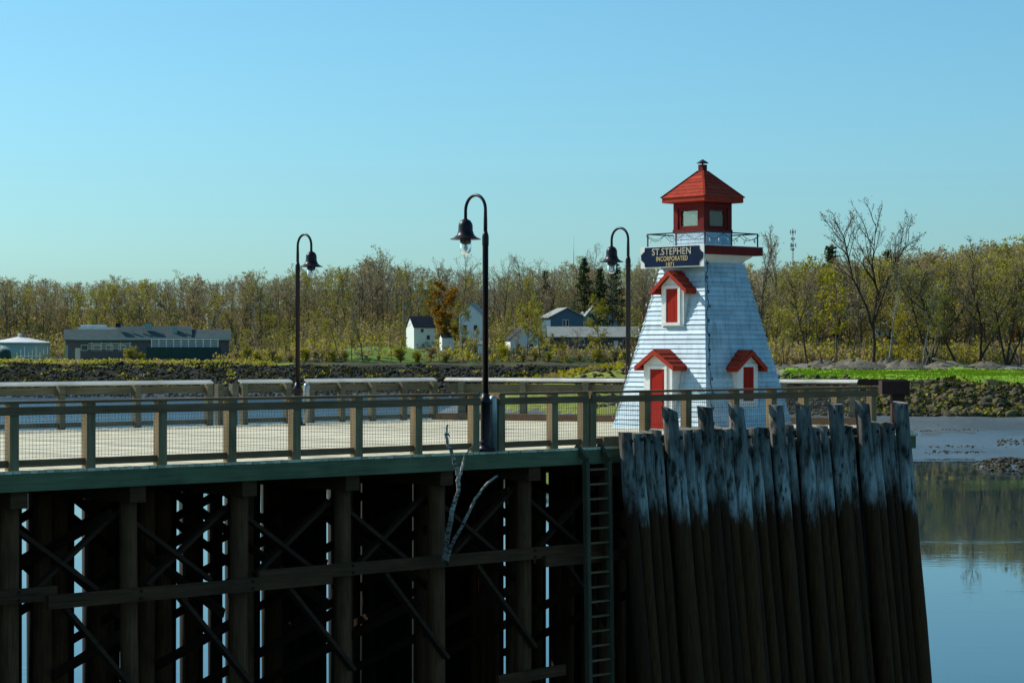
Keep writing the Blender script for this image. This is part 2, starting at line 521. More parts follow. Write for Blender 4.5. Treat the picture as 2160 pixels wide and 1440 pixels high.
# diagonal braces: one per bay below the waler, fainter ones above and inside
for k in range(len(bents) - 1):
    a, b = bents[k], bents[k + 1]
    if b > 15: break
    mb = MB(); mb.beam(pt(a + .75, -.06, -2.1), pt(b + .05, -.06, -3.75), .07, .17, N_); mb.build('brace', M['brace'], pier)
    mb = MB(); mb.beam(pt(a - .1, -.46, -.75), pt(b - .5, -.46, -2.0), .07, .15, N_); mb.build('brace', M['brace'], pier)
    mb = MB(); mb.beam(pt(a + .5, -.56, -2.0), pt(b - .1, -.56, -.8), .07, .13, N_); mb.build('brace', M['brace'], pier)
for bi, bs in enumerate(bents[:11]):
    for (o0, o1) in ((-.5, -5.5), (-6.2, -11.2)):
        for (za, zb) in ((-.8, -2.6), (-2.6, -.8), (-2.7, -4.8)):
            mb = MB(); c = bs + rng.choice((-.2, .2))
            mb.beam(pt(c, o0, za), pt(c, o1, zb), .07, .16); 
            mb.build('brace', M['brace'], pier)

# ------------------------------------------------------------------ close-set pile walls
def battered_pile(p, top, r, out, lean, slant, sides=14, zb=-9.5):
    """a round pile whose foot stands further out than its head; slant = cut of the head"""
    m = MB(); n0 = 0
    rings = [zb, -6, -4, -2.5, -1.5, -.8, -.2, top]
    m.sm = True
    for i, z in enumerate(rings):
        cx = p + out * (top - z) + lean * (top - z)
        wob = r * (1 + .045 * math.sin(i * 2.3 + p.x * 7)) * (1.0 + .012 * (top - z))
        for k in range(sides):
            a = 2 * math.pi * k / sides
            rr = wob * (1 + .035 * math.sin(3 * a + p.y * 9))
            dx = R_ * (math.cos(a) * rr) + N_ * (math.sin(a) * rr)
            zz = z + (slant[0] * math.cos(a) + slant[1] * math.sin(a) if i == len(rings) - 1 else 0)
            m.v.append((cx.x + dx.x, cx.y + dx.y, zz))
    for i in range(len(rings) - 1):
        for k in range(sides):
            a, b = i * sides + k, i * sides + (k + 1) % sides
            m.face((a, b, b + sides, a + sides))
    m.sm = False
    e = (len(rings) - 1) * sides
    m.face(tuple(e + k for k in range(sides)))
    return m

fender = empty('pile_fender', (0, 0, 0), 0, 'close-set row of leaning piles, weathered pale above a black tide mark', 'pile fender')
tall_px = [1408, 1482, 1548, 1632, 1688, 1757, 1814, 1895]
OFFF = .42
tall_s = [s_at(p, OFFF) for p in tall_px]
ss = s_at(1318, OFFF); s_end = s_at(1900, OFFF)
piles = []
while ss < s_end + .05:
    piles.append(ss); ss += rng.uniform(.262, .305)
tall_idx = {min(range(len(piles)), key=lambda i: abs(piles[i] - t)): t for t in tall_s}
M['pile_end'] = noisy('sawn_pile_end', (0.16, 0.14, 0.10), (0.36, 0.33, 0.25), 6, 0.9, bump_s=0.4)
for i, s0 in enumerate(piles):
    tall = i in tall_idx
    r = rng.uniform(.120, .142) if not tall else rng.uniform(.152, .168)
    top = rng.uniform(.26, .34) if not tall else rng.uniform(.70, .77)
    slant = (rng.uniform(-.02, .02), rng.uniform(-.035, .02)) if not tall else (-rng.choice((.0, .012, .05, .07)), -rng.uniform(.0, .045))
    o = OFFF + (.0 if not tall else .05)
    m = battered_pile(pt(tall_idx.get(i, s0), o), top, r, N_ * .107 , R_ * rng.uniform(-.006, .012), slant)
    m.m[-1] = 1
    pl = m.build('pile', [M['fender'], M['pile_end']], fender)
    b = MB(); q = pt(tall_idx.get(i, s0) + rng.uniform(-.02, .05), o + r + .025, .12 + rng.uniform(-.04, .04))
    b.tube([q - N_ * .06, q + N_ * .018], [.038, .034], 8)
    b.build('bolt', M['bolt'], pl)
for z, oo in ((.1, .0), (-1.0, .12), (-3.95, .42), (-6.0, .66)):
    e = pt(s_end + .36, oo + .08, z) if z < .05 else pt(s_end + .05, oo + .1, z)
    mb = MB(); mb.beam(pt(s_at(1300, 0) + .1, oo + .08, z), e, .16, .17)
    mb.build('wale', M['under'], fender)

def pile_row(root, a, b, lim, slits):
    """close-set piles from a to b; the slits (picture columns of the few gaps between them) stay open"""
    L = (b - a).length
    def t_of(px):
        u = (px - 1080) / F_PX; d = b - a
        return (u * a.y - a.x) / (d.x - u * d.y)
    edges = [(0.0, None)] + [tuple(sorted((t_of(g0), t_of(g1)))) for g0, g1 in slits]
    edges = sorted([e for e in edges if e[1] is not None and 0 < e[0] < 1])
    t = 0.0; runs = []
    for e0, e1 in edges:
        runs.append((t, e0)); t = e1
    runs.append((t, 1.0))
    n = 0
    for r0, r1 in runs:
        k = max(1, round((r1 - r0) * L / .42))
        wd = (r1 - r0) * L / k
        for q in range(k):
            p = a.lerp(b, r0 + (r1 - r0) * (q + .5) / k); r = wd / 2
            l = rng.uniform(-.03, .03) if 0 < q < k - 1 else rng.uniform(-.01, .015)
            m = MB(); f1 = 1.1 if 0 < q < k - 1 else 1.0
            m.tube([(p.x + l * 2, p.y, -9.5), (p.x + l, p.y, -4.8), (p.x, p.y, -.33)], [r * f1 * .97, r * f1, r * 1.06], 10)
            if n < lim: m.build('pile', M['rear_pile'], root); n += 1
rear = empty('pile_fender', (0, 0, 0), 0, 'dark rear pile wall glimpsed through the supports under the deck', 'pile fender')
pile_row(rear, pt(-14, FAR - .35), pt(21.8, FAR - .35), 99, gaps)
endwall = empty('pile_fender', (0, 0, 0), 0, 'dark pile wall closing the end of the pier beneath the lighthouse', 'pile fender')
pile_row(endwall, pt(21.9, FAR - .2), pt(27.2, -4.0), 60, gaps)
# twigs and drift caught among the piles
# ------------------------------------------------------------------ ladder on the near face
ls = s_at(1238)
lad = empty('ladder', (0, 0, 0), 0, 'long dark timber ladder hung on the pier face beside the pile wall', 'ladder')
for d in (-.30, .30):
    m = MB()
    m.beam(pt(ls + d + .01, .27, -.26), pt(ls + d + .04, .40, -8.6), .085, .12, N_)
    m.beam(pt(ls + d, .02, .03), pt(ls + d + .005, .30, -.24), .08, .11, R_.cross(N_))
    m.build('stringer', M['ladder'], lad)
for k in range(24):
    z = -.42 - k * .282
    m = MB(); o = .27 + .13 * (-z) / 8.6; m.beam(pt(ls - .27, o, z), pt(ls + .29, o, z), .07, .035)
    m.build('rung', M['rail_wood'], lad)

# ------------------------------------------------------------------ railings
def mesh_panel(m, a, b, z0, z1, pitch=.062, r=.0021):
    d = (b - a); L = d.length; x = d / L
    k = pitch * .6
    while k < L - .01:
        p = a + x * k; m.box((p.x, p.y, (z0 + z1) / 2), (r * 2, r * 2, z1 - z0), (x, UP.cross(x), UP)); k += pitch
    z = z0 + pitch * .5
    while z < z1:
        c = (a + b) / 2; m.box((c.x, c.y, z), (L, r * 2, r * 2), (x, UP.cross(x), UP)); z += pitch

def railing(pts_, label, sloped=False, end_a=0, end_b=0, cap=True, post_w=.16, group=None, inside=None, rail_h=None):
    """posts at the points, top and bottom rails, cap and wire mesh between; inside = unit vector towards the deck"""
    rt = empty('railing', (0, 0, 0), 0, label, 'railing', group)
    far = pts_[0].y > 46 and inside is not None and inside.y < 0 or (pts_[-1] - P0).dot(N_) < -8
    a, b = pts_[0], pts_[-1]
    x = (b - a).normalized(); y = UP.cross(x)
    ax = (x, y, UP)
    for p in pts_:
        m = MB(); top = 1.034
        m.box((p.x, p.y, top / 2), (post_w, post_w, top), ax); m.build('post', M['far_rail'] if far else M['post_wood'], rt)
    A, B = a - x * end_a, b + x * end_b
    o = inside * -.089 if inside is not None else Vector((0, 0, 0))
    up_z = rail_h or (.86, .99)
    m = MB(); c = (A + B) / 2 + o
    m.box((c.x, c.y, sum(up_z) / 2), ((B - A).length, .036, up_z[1] - up_z[0]), ax); m.build('top_rail', M['far_rail'] if far else M['rail_wood'], rt)
    for i in range(len(pts_) - 1):
        p, q = pts_[i] + x * (post_w / 2 + .003), pts_[i + 1] - x * (post_w / 2 + .003)
        m = MB(); c = (p + q) / 2; m.box((c.x, c.y, .105), ((q - p).length, .04, .115), ax); m.build('bottom_rail', M['far_rail'] if far else M['rail_wood'], rt)
    m = MB()
    for i in range(len(pts_) - 1):
        mesh_panel(m, pts_[i] + x * post_w / 2, pts_[i + 1] - x * post_w / 2, .17, up_z[0] + .02)
    m.build('wire_mesh', M['wire'], rt)
    if cap:
        m = MB(); c = (A + B) / 2
        if sloped:
            t = math.radians(24); yi = inside
            yy = (yi * math.cos(t) - UP * math.sin(t)); zz = (yi * math.sin(t) + UP * math.cos(t))
            if x.cross(yy).dot(zz) < 0: xx = -x
            else: xx = x
            m.box((c.x, c.y, 1.085), ((B - A).length, .165, .038), (xx, yy, zz))
        else:
            m.box((c.x, c.y, 1.058), ((B - A).length, .20, .045), ax)
        m.build('cap', M['cap_wood'] if sloped else M['rail_wood'], rt)
    return rt

NEAR = -.02
sp = lambda L_, o=NEAR: [pt(s_at(p, o), o) for p in L_]
first = [s_at(p, NEAR) for p in (25, 187)]
dstep = first[1] - first[0]
lst = [first[0] - 3 * dstep, first[0] - 2 * dstep, first[0] - dstep] + [s_at(p, NEAR) for p in (25, 187, 338, 485, 621, 752, 878, 999)]
railing([pt(s, NEAR) for s in lst], 'long near railing with wire mesh left of the tallest street lamp', end_b=.08, inside=-N_)
railing(sp([1053, 1165, 1230]), 'short near railing between the tallest street lamp and the ladder', end_a=.08, end_b=.05, inside=-N_)
railing(sp([1246, 1360, 1447, 1548, 1627, 1695, 1764, 1838]), 'near railing in front of the lighthouse behind the pale pile tops', end_a=.06, end_b=.1, inside=-N_)
fs = lambda L_: [pt(s_at(p, FAR), FAR) for p in L_]
s0 = s_at(440, FAR)
railing([pt(s0 - 2.1 * k, FAR) for k in range(7, 0, -1)] + [pt(s0, FAR)], 'far railing with sloping white cap ending before the two dwarf posts', sloped=True, inside=N_, end_b=.1, rail_h=(.82, .99))
m_low = railing(fs([462, 492]), 'low gap railing without a cap between two far railings', cap=False, inside=N_, rail_h=(.74, .88))
railing(fs([514, 606]), 'shortest far railing with white cap left of the left street lamp', sloped=True, inside=N_, end_a=.12, end_b=.12, rail_h=(.82, .99))
railing(fs([655, 720, 785, 850, 915]), 'far railing with white cap right of the left street lamp', sloped=True, inside=N_, end_a=.15, end_b=.05, rail_h=(.82, .99))
ca, cb = pt(21.75, FAR + .1), pt(26.85, -4.25)
nx = (cb - ca).normalized(); inn = UP.cross(nx); inn = inn if inn.y < 0 else -inn
railing([ca.lerp(cb, (k + .35) / 6.6) for k in range(7)], 'end railing with bright white cap behind the lighthouse', sloped=True, inside=inn, end_a=.5, end_b=.1, rail_h=(.74, .97))
# curb timber along the far edge of the platform
mb = MB(); mb.beam(ca + Vector((0, 0, .09)) - inn * -.25, cb + Vector((0, 0, .09)) + inn * .25, .22, .18)
tag(mb.build('curb_timber', M['rail_wood']), 'low square curb timber at the foot of the end railing', 'curb')
# round-headed guard posts beside the two railing lamps
def guard_post(p, label):
    m = MB(); m.lathe([(.082, 0), (.082, .93), (.075, .985), (.05, 1.02), (.012, 1.035)], 16)
    o = m.build('guard_post', M['galv'], None, p); return tag(o, label, 'bollard', 'round-headed guard posts')
guard_post(pt(s_at(1040, NEAR), NEAR, .002), 'grey round-headed post right of the tallest street lamp base')
guard_post(pt(s_at(642, FAR), FAR + .1, .002), 'grey round-headed post right of the left street lamp base')

# brown timber fender beyond the end railing
bf = empty('timber_fender', (0, 0, 0), 0, 'dark red-brown timber beam frame standing beyond the end railing', 'timber frame')
q0, q1 = ca - inn * .9 + Vector((0, 0, 0)) - nx * 0.3, cb - inn * .9 + nx * .7
mb = MB(); mb.beam((q0.x, q0.y, 1.06), (q1.x, q1.y, 1.06), .3, .16); mb.build('long_beam', M['brown_beam'], bf)
Xr = lambda px, Y: (px - 1080) / F_PX * Y
mb = MB(); mb.box((Xr(1886, 52.2), 52.2, .99), (.66, .5, .33)); mb.build('corner_block', M['brown_beam'], bf)
mb = MB(); mb.box((Xr(1893, 52.2), 52.2, -4.0), (.30, .3, 9.64)); mb.build('upright', M['brown_beam'], bf)
for f_ in (.05, .5):
    p = q0.lerp(q1, f_); mb = MB(); mb.box((p.x, p.y, -4.3), (.3, .28, 10.55)); mb.build('upright', M['brown_beam'], bf)

# squared timber lying on the deck edge beside the first fender pile
mb = MB(); mb.beam(pt(s_at(1268), -.02, .10), pt(s_at(1308), -.02, .10), .2, .18)
tag(mb.build('timber_block', M['post_wood']), 'short squared timber block at the left end of the pile wall', 'timber')

# ------------------------------------------------------------------ street lamps
def street_lamp(loc, rz, label, scale=1.0):
    """arm reaches along local +X"""
    t = empty('street_lamp', loc, rz, label, 'street lamp', 'bell-shaded lamps on curved arms along the pier')
    t.scale = (scale,) * 3
    REACH = .56
    m = MB(); m.lathe([(.20, .0), (.20, .025), (.15, .04), (.12, .09), (.105, .13), (.118, .16), (.100, .19), (.095, .22), (.095, .86), (.112, .90), (.112, .93), (.085, .98), (.062, 1.08)], 20)
    for k in range(4):
        a = math.pi / 4 + k * math.pi / 2; m.lathe([(.018, .0), (.018, .05), (.008, .055)], 6, (.165 * math.cos(a), .165 * math.sin(a), 0))
    m.build('base', M['black_metal'], t)
    m = MB(); m.lathe([(.058, 1.0), (.055, 3.80), (.062, 3.82), (.062, 3.98), (.052, 4.02), (.036, 4.08)], 16)
    m.build('pole', M['black_metal'], t)
    m = MB(); r = REACH / 2; zc = 4.48
    path = [(0, 0, 4.0), (0, 0, 4.25)] + [(r - r * math.cos(a), 0, zc + r * math.sin(a)) for a in [math.pi * k / 16 for k in range(17)]] + [(REACH, 0, 4.28)]
    m.tube(path, [.036] * 2 + [.030] * 18, 10); m.build('arm', M['black_metal'], t)
    m = MB(); m.lathe([(.03, 4.34), (.05, 4.32), (.09, 4.30), (.125, 4.245), (.135, 4.20), (.137, 4.11), (.150, 4.07), (.165, 4.03), (.215, 3.985), (.292, 3.952), (.295, 3.945), (.20, 3.97), (.15, 4.0)], 28, (REACH, 0, 0))
    m.build('lamp_shade', M['black_metal'], t)
    m = MB(); m.lathe([(.105, 3.985), (.108, 3.80), (.104, 3.74), (.085, 3.69), (.05, 3.665), (.005, 3.658)], 20, (REACH, 0, 0))
    g = m.build('globe', M['globe'], t)
    m = MB(); m.lathe([(.07, 3.96), (.07, 3.86), (.055, 3.85)], 14, (REACH, 0, 0)); m.build('lamp_holder', M['black_metal'], g)
    m = MB(); m.lathe([(.02, 3.85), (.04, 3.81), (.042, 3.77), (.02, 3.73), (.004, 3.725)], 12, (REACH, 0, 0)); m.build('bulb', M['bulb'], g)
    return t
ang_in = math.atan2(-N_.y, -N_.x); ang_out = math.atan2(N_.y, N_.x)
street_lamp(pt(s_at(1024, .0), -.0, .003), ang_in, 'nearest and tallest-looking black street lamp at the deck edge above the birch limbs')
street_lamp(Vector((Xr(628, 54.6), 54.6, .003)), ang_out, 'black street lamp in the far railing whose arm curves to the right')
street_lamp(Vector((Xr(1325, 54.3), 54.3, .003)), ang_in, 'black street lamp standing close to the lighthouse wall', 1.035)

# ------------------------------------------------------------------ lighthouse
LC = Vector((4.58, 52.4, .003))
LRZ = math.atan2(N_.y, N_.x)              # local +X = shaded window face, local -Y = sunlit door face
lh = empty('lighthouse', LC, LRZ, 'small white clapboard lighthouse with red lantern roof at the end of the pier', 'lighthouse')
def hw(z): return 1.52 - .2125 * z
def ring(m, h0, z0, h1, z1, joints=False):
    """square band of four faces"""
    a = [(-h0, -h0, z0), (h0, -h0, z0), (h0, h0, z0), (-h0, h0, z0)]
    b = [(-h1, -h1, z1), (h1, -h1, z1), (h1, h1, z1), (-h1, h1, z1)]
    for k in range(4):
        j = (k + 1) % 4
        if not joints:
            m.add([a[k], a[j], b[j], b[k]], [(0, 1, 2, 3)]); continue
        A0, A1, B0, B1 = Vector(a[k]), Vector(a[j]), Vector(b[k]), Vector(b[j])       # boards butt at random joints
        ts = [0] + sorted(rng.uniform(.08, .92) for _ in range(rng.choice((1, 1, 2)))) + [1]
        for t0, t1 in zip(ts, ts[1:]):
            g = .0015 if t1 < 1 else 0
            m.add([A0.lerp(A1, t0), A0.lerp(A1, t1 - g), B0.lerp(B1, t1 - g), B0.lerp(B1, t0)], [(0, 1, 2, 3)])
def clapboards(m, f, z0, z1, step, lip=.030):
    n = max(1, round((z1 - z0) / step)); d = (z1 - z0) / n
    for i in range(n):
        a, b = z0 + i * d, z0 + (i + 1) * d
        l = lip * rng.uniform(.8, 1.25)
        ring(m, f(a) + l, a, f(b) + .003, b + .006, True)
        ring(m, f(a) - .04, a + .02, f(a) + l, a)
m = MB(); clapboards(m, hw, 0, 3.95, .112)
m.build('tower_wall', M['white'], lh)
m = MB()
pr = [(hw(3.95) - .005, 3.93), (hw(3.95) + .01, 3.96), (.72, 4.01), (.80, 4.07), (.86, 4.131)]
for (h0, z0), (h1, z1) in zip(pr, pr[1:]): ring(m, h0, z0, h1, z1)
m.build('cove', M['trim'], lh)
m = MB(); m.box((0, 0, 4.231), (2.04, 2.04, .196)); m.build('gallery_floor', M['red_dark'], lh)
m = MB(); m.box((0, 0, 4.337), (2.08, 2.08, .012)); m.build('gallery_deck_edge', M['trim'], lh)
GR = .93
rl = MB()
for k in range(4):
    c, s_ = [(1, 0), (0, 1), (-1, 0), (0, -1)][k]
    rl.box((c * GR, s_ * GR, 4.655), (.028 if c else 2 * GR + .028, 2 * GR - .03 if c else .028, .028))
rail_o = rl.build('gallery_rail', M['dark_metal'], lh)
for k in range(4):
    for q in (-1, 0):
        x, y = [(GR, q * GR), (-q * GR, GR), (-GR, -q * GR), (q * GR, -GR)][k]
        m = MB(); m.box((x, y, 4.492), (.026, .026, .297)); m.build('rail_post', M['dark_metal'], lh)
m = MB(); clapboards(m, lambda z: .475, 4.343, 4.70, .09, .016); m.build('lantern_base', M['white'], lh)
m = MB(); m.box((0, 0, 4.767), (.80, .80, .012)); m.box((0, 0, 5.268), (.80, .80, .008)); m.build('lantern_bounce_panels', M['trim'], lh)  # white floor and ceiling panels added to bounce light behind the panes
# lantern room: corner posts, sill and head frames, glazed casings
m = MB(); m.box((0, 0, 4.73), (1.02, 1.02, .06)); m.build('lantern_sill', M['red_dark'], lh)
m = MB(); m.box((0, 0, 5.34), (.99, .99, .13)); m.build('lantern_head', M['red_dark'], lh)
for sx in (-1, 1):
    for sy in (-1, 1):
        m = MB(); m.box((sx * .425, sy * .425, 5.0175), (.14, .14, .512)); m.build('corner_post', M['red_dark'], lh)
def fmap(face):
    """u to the right seen from outside, w outwards"""
    return {0: lambda u, w, z: (u, -w, z), 1: lambda u, w, z: (w, u, z), 2: lambda u, w, z: (-u, w, z), 3: lambda u, w, z: (-w, -u, z)}[face]
def fbox(m, f, u0, u1, w0, w1, z0, z1):
    c = [f(u0, w1, z0), f(u1, w1, z0), f(u1, w0, z0), f(u0, w0, z0), f(u0, w1, z1), f(u1, w1, z1), f(u1, w0, z1), f(u0, w0, z1)]
    m.hexa(c)
for k in range(4):
    f = fmap(k)
    m = MB()
    fbox(m, f, -.354, -.27, .40, .47, 4.762, 5.272); fbox(m, f, .27, .354, .40, .47, 4.762, 5.272)
    fbox(m, f, -.27, .27, .40, .468, 4.762, 4.84); fbox(m, f, -.27, .27, .40, .468, 5.20, 5.272)
    c = m.build('window_casing', M['red_dark'], lh)
    m = MB(); fbox(m, f, -.272, .272, .424, .430, 4.838, 5.202); m.build('pane', M['lantern_glass'], c)
# lantern roof: fascia, stepped shingles, hips
m = MB(); ring(m, .66, 5.40, .69, 5.41); ring(m, .69, 5.41, .69, 5.52); m.add([(-.66, -.66, 5.40), (.66, -.66, 5.40), (.66, .66, 5.40), (-.66, .66, 5.40)], [(3, 2, 1, 0)])
m.build('eaves', M['red_trim'], lh)
m = MB(); N = 7
for i in range(N):
    t0, t1 = i / N, (i + 1) / N
    h0 = .705 * (1 - t0) + .09 * t0; h1 = .705 * (1 - t1) + .09 * t1
    z0 = 5.52 + .63 * t0; z1 = 5.52 + .63 * t1
    ring(m, h0 + .012, z0 + .004, h1 - .002, z1 + .006); ring(m, h0 - .02, z0, h0 + .012, z0 + .004)
m.add([(-.09, -.09, 6.15), (.09, -.09, 6.15), (.09, .09, 6.15), (-.09, .09, 6.15)], [(0, 1, 2, 3)])
rf = m.build('roof', M['red_roof'], lh)
m = MB()
for sx, sy in ((1, 1), (1, -1), (-1, 1), (-1, -1)):
    m.beam((sx * .715, sy * .715, 5.53), (sx * .08, sy * .08, 6.175), .05, .03)
m.build('hip_caps', M['red_roof'], rf)
m = MB(); m.box((0, 0, 6.23), (.15, .15, .19)); vt = m.build('roof_vent', M['red_dark'], lh)
m = MB(); m.lathe([(.02, 6.32), (.02, 6.37)], 8); m.lathe([(.15, 6.362), (.13, 6.38), (.05, 6.43), (.01, 6.455)], 14); m.build('vent_cap', M['dark_metal'], vt)

def gable_bay(name, face, w, hwid, z0, ze, za, over, panel, pz0, pz1, pw, door=False):
    """projecting bay: half width hwid, front plane at w; eaves ze, apex za"""
    f = fmap(face)
    wb = lambda z: hw(z) - .06                     # the bay dies into the leaning wall behind
    m = MB()
    fr = [(-hwid, z0), (hwid, z0), (hwid, ze), (0, za), (-hwid, ze)]
    v = [f(u, w, z) for u, z in fr] + [f(u, min(wb(z), w - .02), z) for u, z in fr]
    m.add(v, [(0, 1, 2, 3, 4), (1, 6, 7, 2), (5, 0, 4, 9), (2, 7, 8, 3), (3, 8, 9, 4), (0, 5, 6, 1)])
    bay = m.build(name, M['trim'], lh)
    # frame boards round the panel
    m = MB()
    fw = .075
    fbox(m, f, -pw - fw, -pw, w - .002, w + .03, pz0, pz1 + fw); fbox(m, f, pw, pw + fw, w - .002, w + .03, pz0, pz1 + fw)
    fbox(m, f, -pw, pw, w - .002, w + .03, pz1, pz1 + fw)
    if not door: fbox(m, f, -pw - fw - .03, pw + fw + .03, w - .002, w + .06, pz0 - .07, pz0)
    m.build('frame', M['trim'], bay)
    m = MB()
    for q in range(3):                                    # three upright boards
        fbox(m, f, -pw + q * pw * 2 / 3 + .004, -pw + (q + 1) * pw * 2 / 3 - .004, w - .004, w + .012 + .002 * (q % 2), pz0, pz1)
    if door:
        fbox(m, f, -pw + .06, pw - .06, w + .012, w + .018, pz0 + .12, (pz0 + pz1) / 2 - .05); fbox(m, f, -pw + .06, pw - .06, w + .012, w + .018, (pz0 + pz1) / 2 + .05, pz1 - .1)
    pn = m.build('door' if door else 'shutter', M['red_door'], bay)
    if door:
        m = MB(); c = f(pw - .07, w + .02, .68); m.tube([c, f(pw - .07, w + .06, .68)], [.02, .026], 8); m.build('handle', M['dark_metal'], bay)
    # roof slopes with shingle steps and a red rake board
    m = MB(); sl_ = (za - ze) / hwid
    W = hwid + over; NS = 4
    w1 = w + .14
    for sd in (-1, 1):
        for i in range(NS):
            ua, ub = W * (1 - i / NS), W * (1 - (i + 1) / NS)
            zt = lambda u: za + .055 - sl_ * u
            q = [(ua + .012, zt(ua) - .005), (ub, zt(ub) + .004)]
            l = .03
            P = [f(sd * q[0][0], w1, q[0][1] + l), f(sd * q[1][0], w1, q[1][1] + .006)]
            B = [f(sd * q[0][0], min(wb(q[0][1]), w), q[0][1] + l), f(sd * q[1][0], min(wb(q[1][1]), w), q[1][1] + .006)]
            fc = [(0, 1, 2, 3)] if sd == 1 else [(3, 2, 1, 0)]
            m.add([P[0], B[0], B[1], P[1]], fc)
            C = [f(sd * q[0][0], w1, q[0][1] - .02), f(sd * q[0][0], min(wb(q[0][1]), w), q[0][1] - .02)]
            m.add([C[0], C[1], B[0], P[0]], fc)
    r = m.build('gable_roof', M['red_roof'], bay)
    m = MB()
    for sd in (-1, 1):
        zt = lambda u: za + .05 - sl_ * u
        e = [(W + .012, zt(W) + .024), (0, zt(0) + .004), (0, zt(0) - .115), (W + .012, zt(W) - .085)]
        A = [f(sd * u, w1 + .012, z) for u, z in e]; B = [f(sd * u, w1 - .022, z) for u, z in e]
        m.add(A + B, [(0, 1, 2, 3), (7, 6, 5, 4), (0, 3, 7, 4), (3, 2, 6, 7), (1, 0, 4, 5), (2, 1, 5, 6)] if sd == -1 else [(3, 2, 1, 0), (4, 5, 6, 7), (4, 7, 3, 0), (7, 6, 2, 3), (5, 4, 0, 1), (6, 5, 1, 2)])
        # soffit and eaves board running back to the wall
        zb = zt(W) - .085
        u0, u1 = sorted((sd * (W - .02), sd * (W + .012)))
        fbox(m, f, u0, u1, min(wb(zb), w - .05), w1 - .024, zb, zt(W) + .0)
    m.build('rake_board', M['red_trim'], bay)
    return bay
gable_bay('door_porch', 0, 1.55, .46, 0.0, 1.53, 1.83, .16, 'door', .03, 1.43, .235, True)
gable_bay('dormer', 0, 1.05, .36, 2.44, 3.40, 3.70, .20, 'shutter', 2.53, 3.33, .19)
gable_bay('dormer', 1, 1.44, .36, .55, 1.53, 1.82, .16, 'shutter', .68, 1.48, .19)
for o in lh.children:
    if o.name.startswith('dormer.'): o['label'] = 'low dormer with dark red shutter on the shaded wall'
    elif o.name == 'dormer': o['label'] = 'high dormer with red shutter on the sunlit wall below the sign'

# sign board on the gallery edge
sg = empty('sign', LC, LRZ, 'navy name sign with notched corners and pale lettering hung below the gallery rail', 'sign')
f = fmap(0)
SU0, SU1, SZ0, SZ1 = -1.03, 1.03, 3.83, 4.345
m = MB(); fbox(m, f, SU0, SU1, 1.048, 1.072, SZ0, SZ1); m.build('backing_board', M['trim'], sg)
m = MB(); n_ = .15
out = [(SU0 + n_, SZ0 + .03), (SU1 - n_, SZ0 + .03), (SU1 - n_ + .01, SZ0 + n_ * .6 + .03), (SU1 - .03, SZ0 + n_ + .05), (SU1 - .02, SZ1 - n_ - .04), (SU1 - n_ + .01, SZ1 - n_ * .6 - .02), (SU1 - n_, SZ1 - .02),
       (SU0 + n_, SZ1 - .02), (SU0 + n_ - .01, SZ1 - n_ * .6 - .02), (SU0 + .02, SZ1 - n_ - .04), (SU0 + .03, SZ0 + n_ + .05), (SU0 + n_ - .01, SZ0 + n_ * .6 + .03)]
k = len(out)
v = [f(u, 1.086, z) for u, z in out] + [f(u, 1.0725, z) for u, z in out]
m.add(v, [tuple(range(k))] + [(j, i, i + k, j + k) for i, j in ((i, (i + 1) % k) for i in range(k))])
m.build('navy_panel', M['navy'], sg)
def lettering(txt, height, width, u, z, mat, thick):
    cu = bpy.data.curves.new('lettering', 'FONT')
    cu.body = txt; cu.size = 1.0; cu.align_x = 'CENTER'; cu.align_y = 'CENTER'; cu.extrude = .006; cu.offset = thick; cu.space_character = 1.06
    tmp = bpy.data.objects.new('lettering', cu); COL.objects.link(tmp)
    bpy.context.view_layer.update()
    me = bpy.data.meshes.new_from_object(tmp.evaluated_get(bpy.context.evaluated_depsgraph_get()))
    bpy.data.objects.remove(tmp)
    co = np.empty(len(me.vertices) * 3); me.vertices.foreach_get('co', co); co = co.reshape(-1, 3)
    lo, hi = co.min(0), co.max(0)
    co[:, 0] = (co[:, 0] - (lo[0] + hi[0]) / 2) * width / (hi[0] - lo[0])
    co[:, 1] = (co[:, 1] - (lo[1] + hi[1]) / 2) * height / (hi[1] - lo[1])
    new = np.stack([co[:, 0] + u, -1.088 - co[:, 2] * 1.2, co[:, 1] + z], 1)
    me.vertices.foreach_set('co', new.ravel()); me.update()
    me.materials.clear(); me.materials.append(mat)
    o = bpy.data.objects.new('lettering', me); COL.objects.link(o); o.parent = sg
    return o
lettering('ST.STEPHEN', .165, 1.26, -.0, 4.215, M['letter_pale'], .012)
lettering('INCORPORATED', .115, 1.02, .02, 4.045, M['letter_gold'], .018)
lettering('1871', .10, .25, -.04, 3.91, M['letter_gold'], .018)

# strings of small bulbs: one wound down the near corner, one looped round the gallery rail
def bulb_string(label, path, bulbs, mats):
    r = empty('light_string', LC, LRZ, label, 'light string')
    m = MB(); m.tube(path, [.007] * len(path), 5); m.build('cord', M['cord'], r)
    proto = None
    for i, (p, mt) in enumerate(zip(bulbs, mats)):
        m = MB(); m.lathe([(.006, .04), (.010, .02), (.017, .0), (.014, -.02), (.004, -.04)], 8)
        m.build('bulb', mt, r, p)
    return r
path, bl = [], []
z = 4.3; i = 0
while z > .12:
    h = hw(min(z, 3.95)) if z < 3.95 else hw(3.95)
    drift = .03 + max(0, 2.6 - z) * .055
    wv = math.sin(i * 1.3) * .03 + math.sin(i * .53) * .02
    path.append((h + .035, -h + drift + wv + .02, z))
    if i % 4 == 0: bl.append((h + .05, -h + drift + wv + .05, z - .03))
    z -= .085; i += 1
bulb_string('dark cord of unlit bulbs winding down the near corner of the lighthouse', path, bl, [M['cord']] * len(bl))
path, bl = [], []
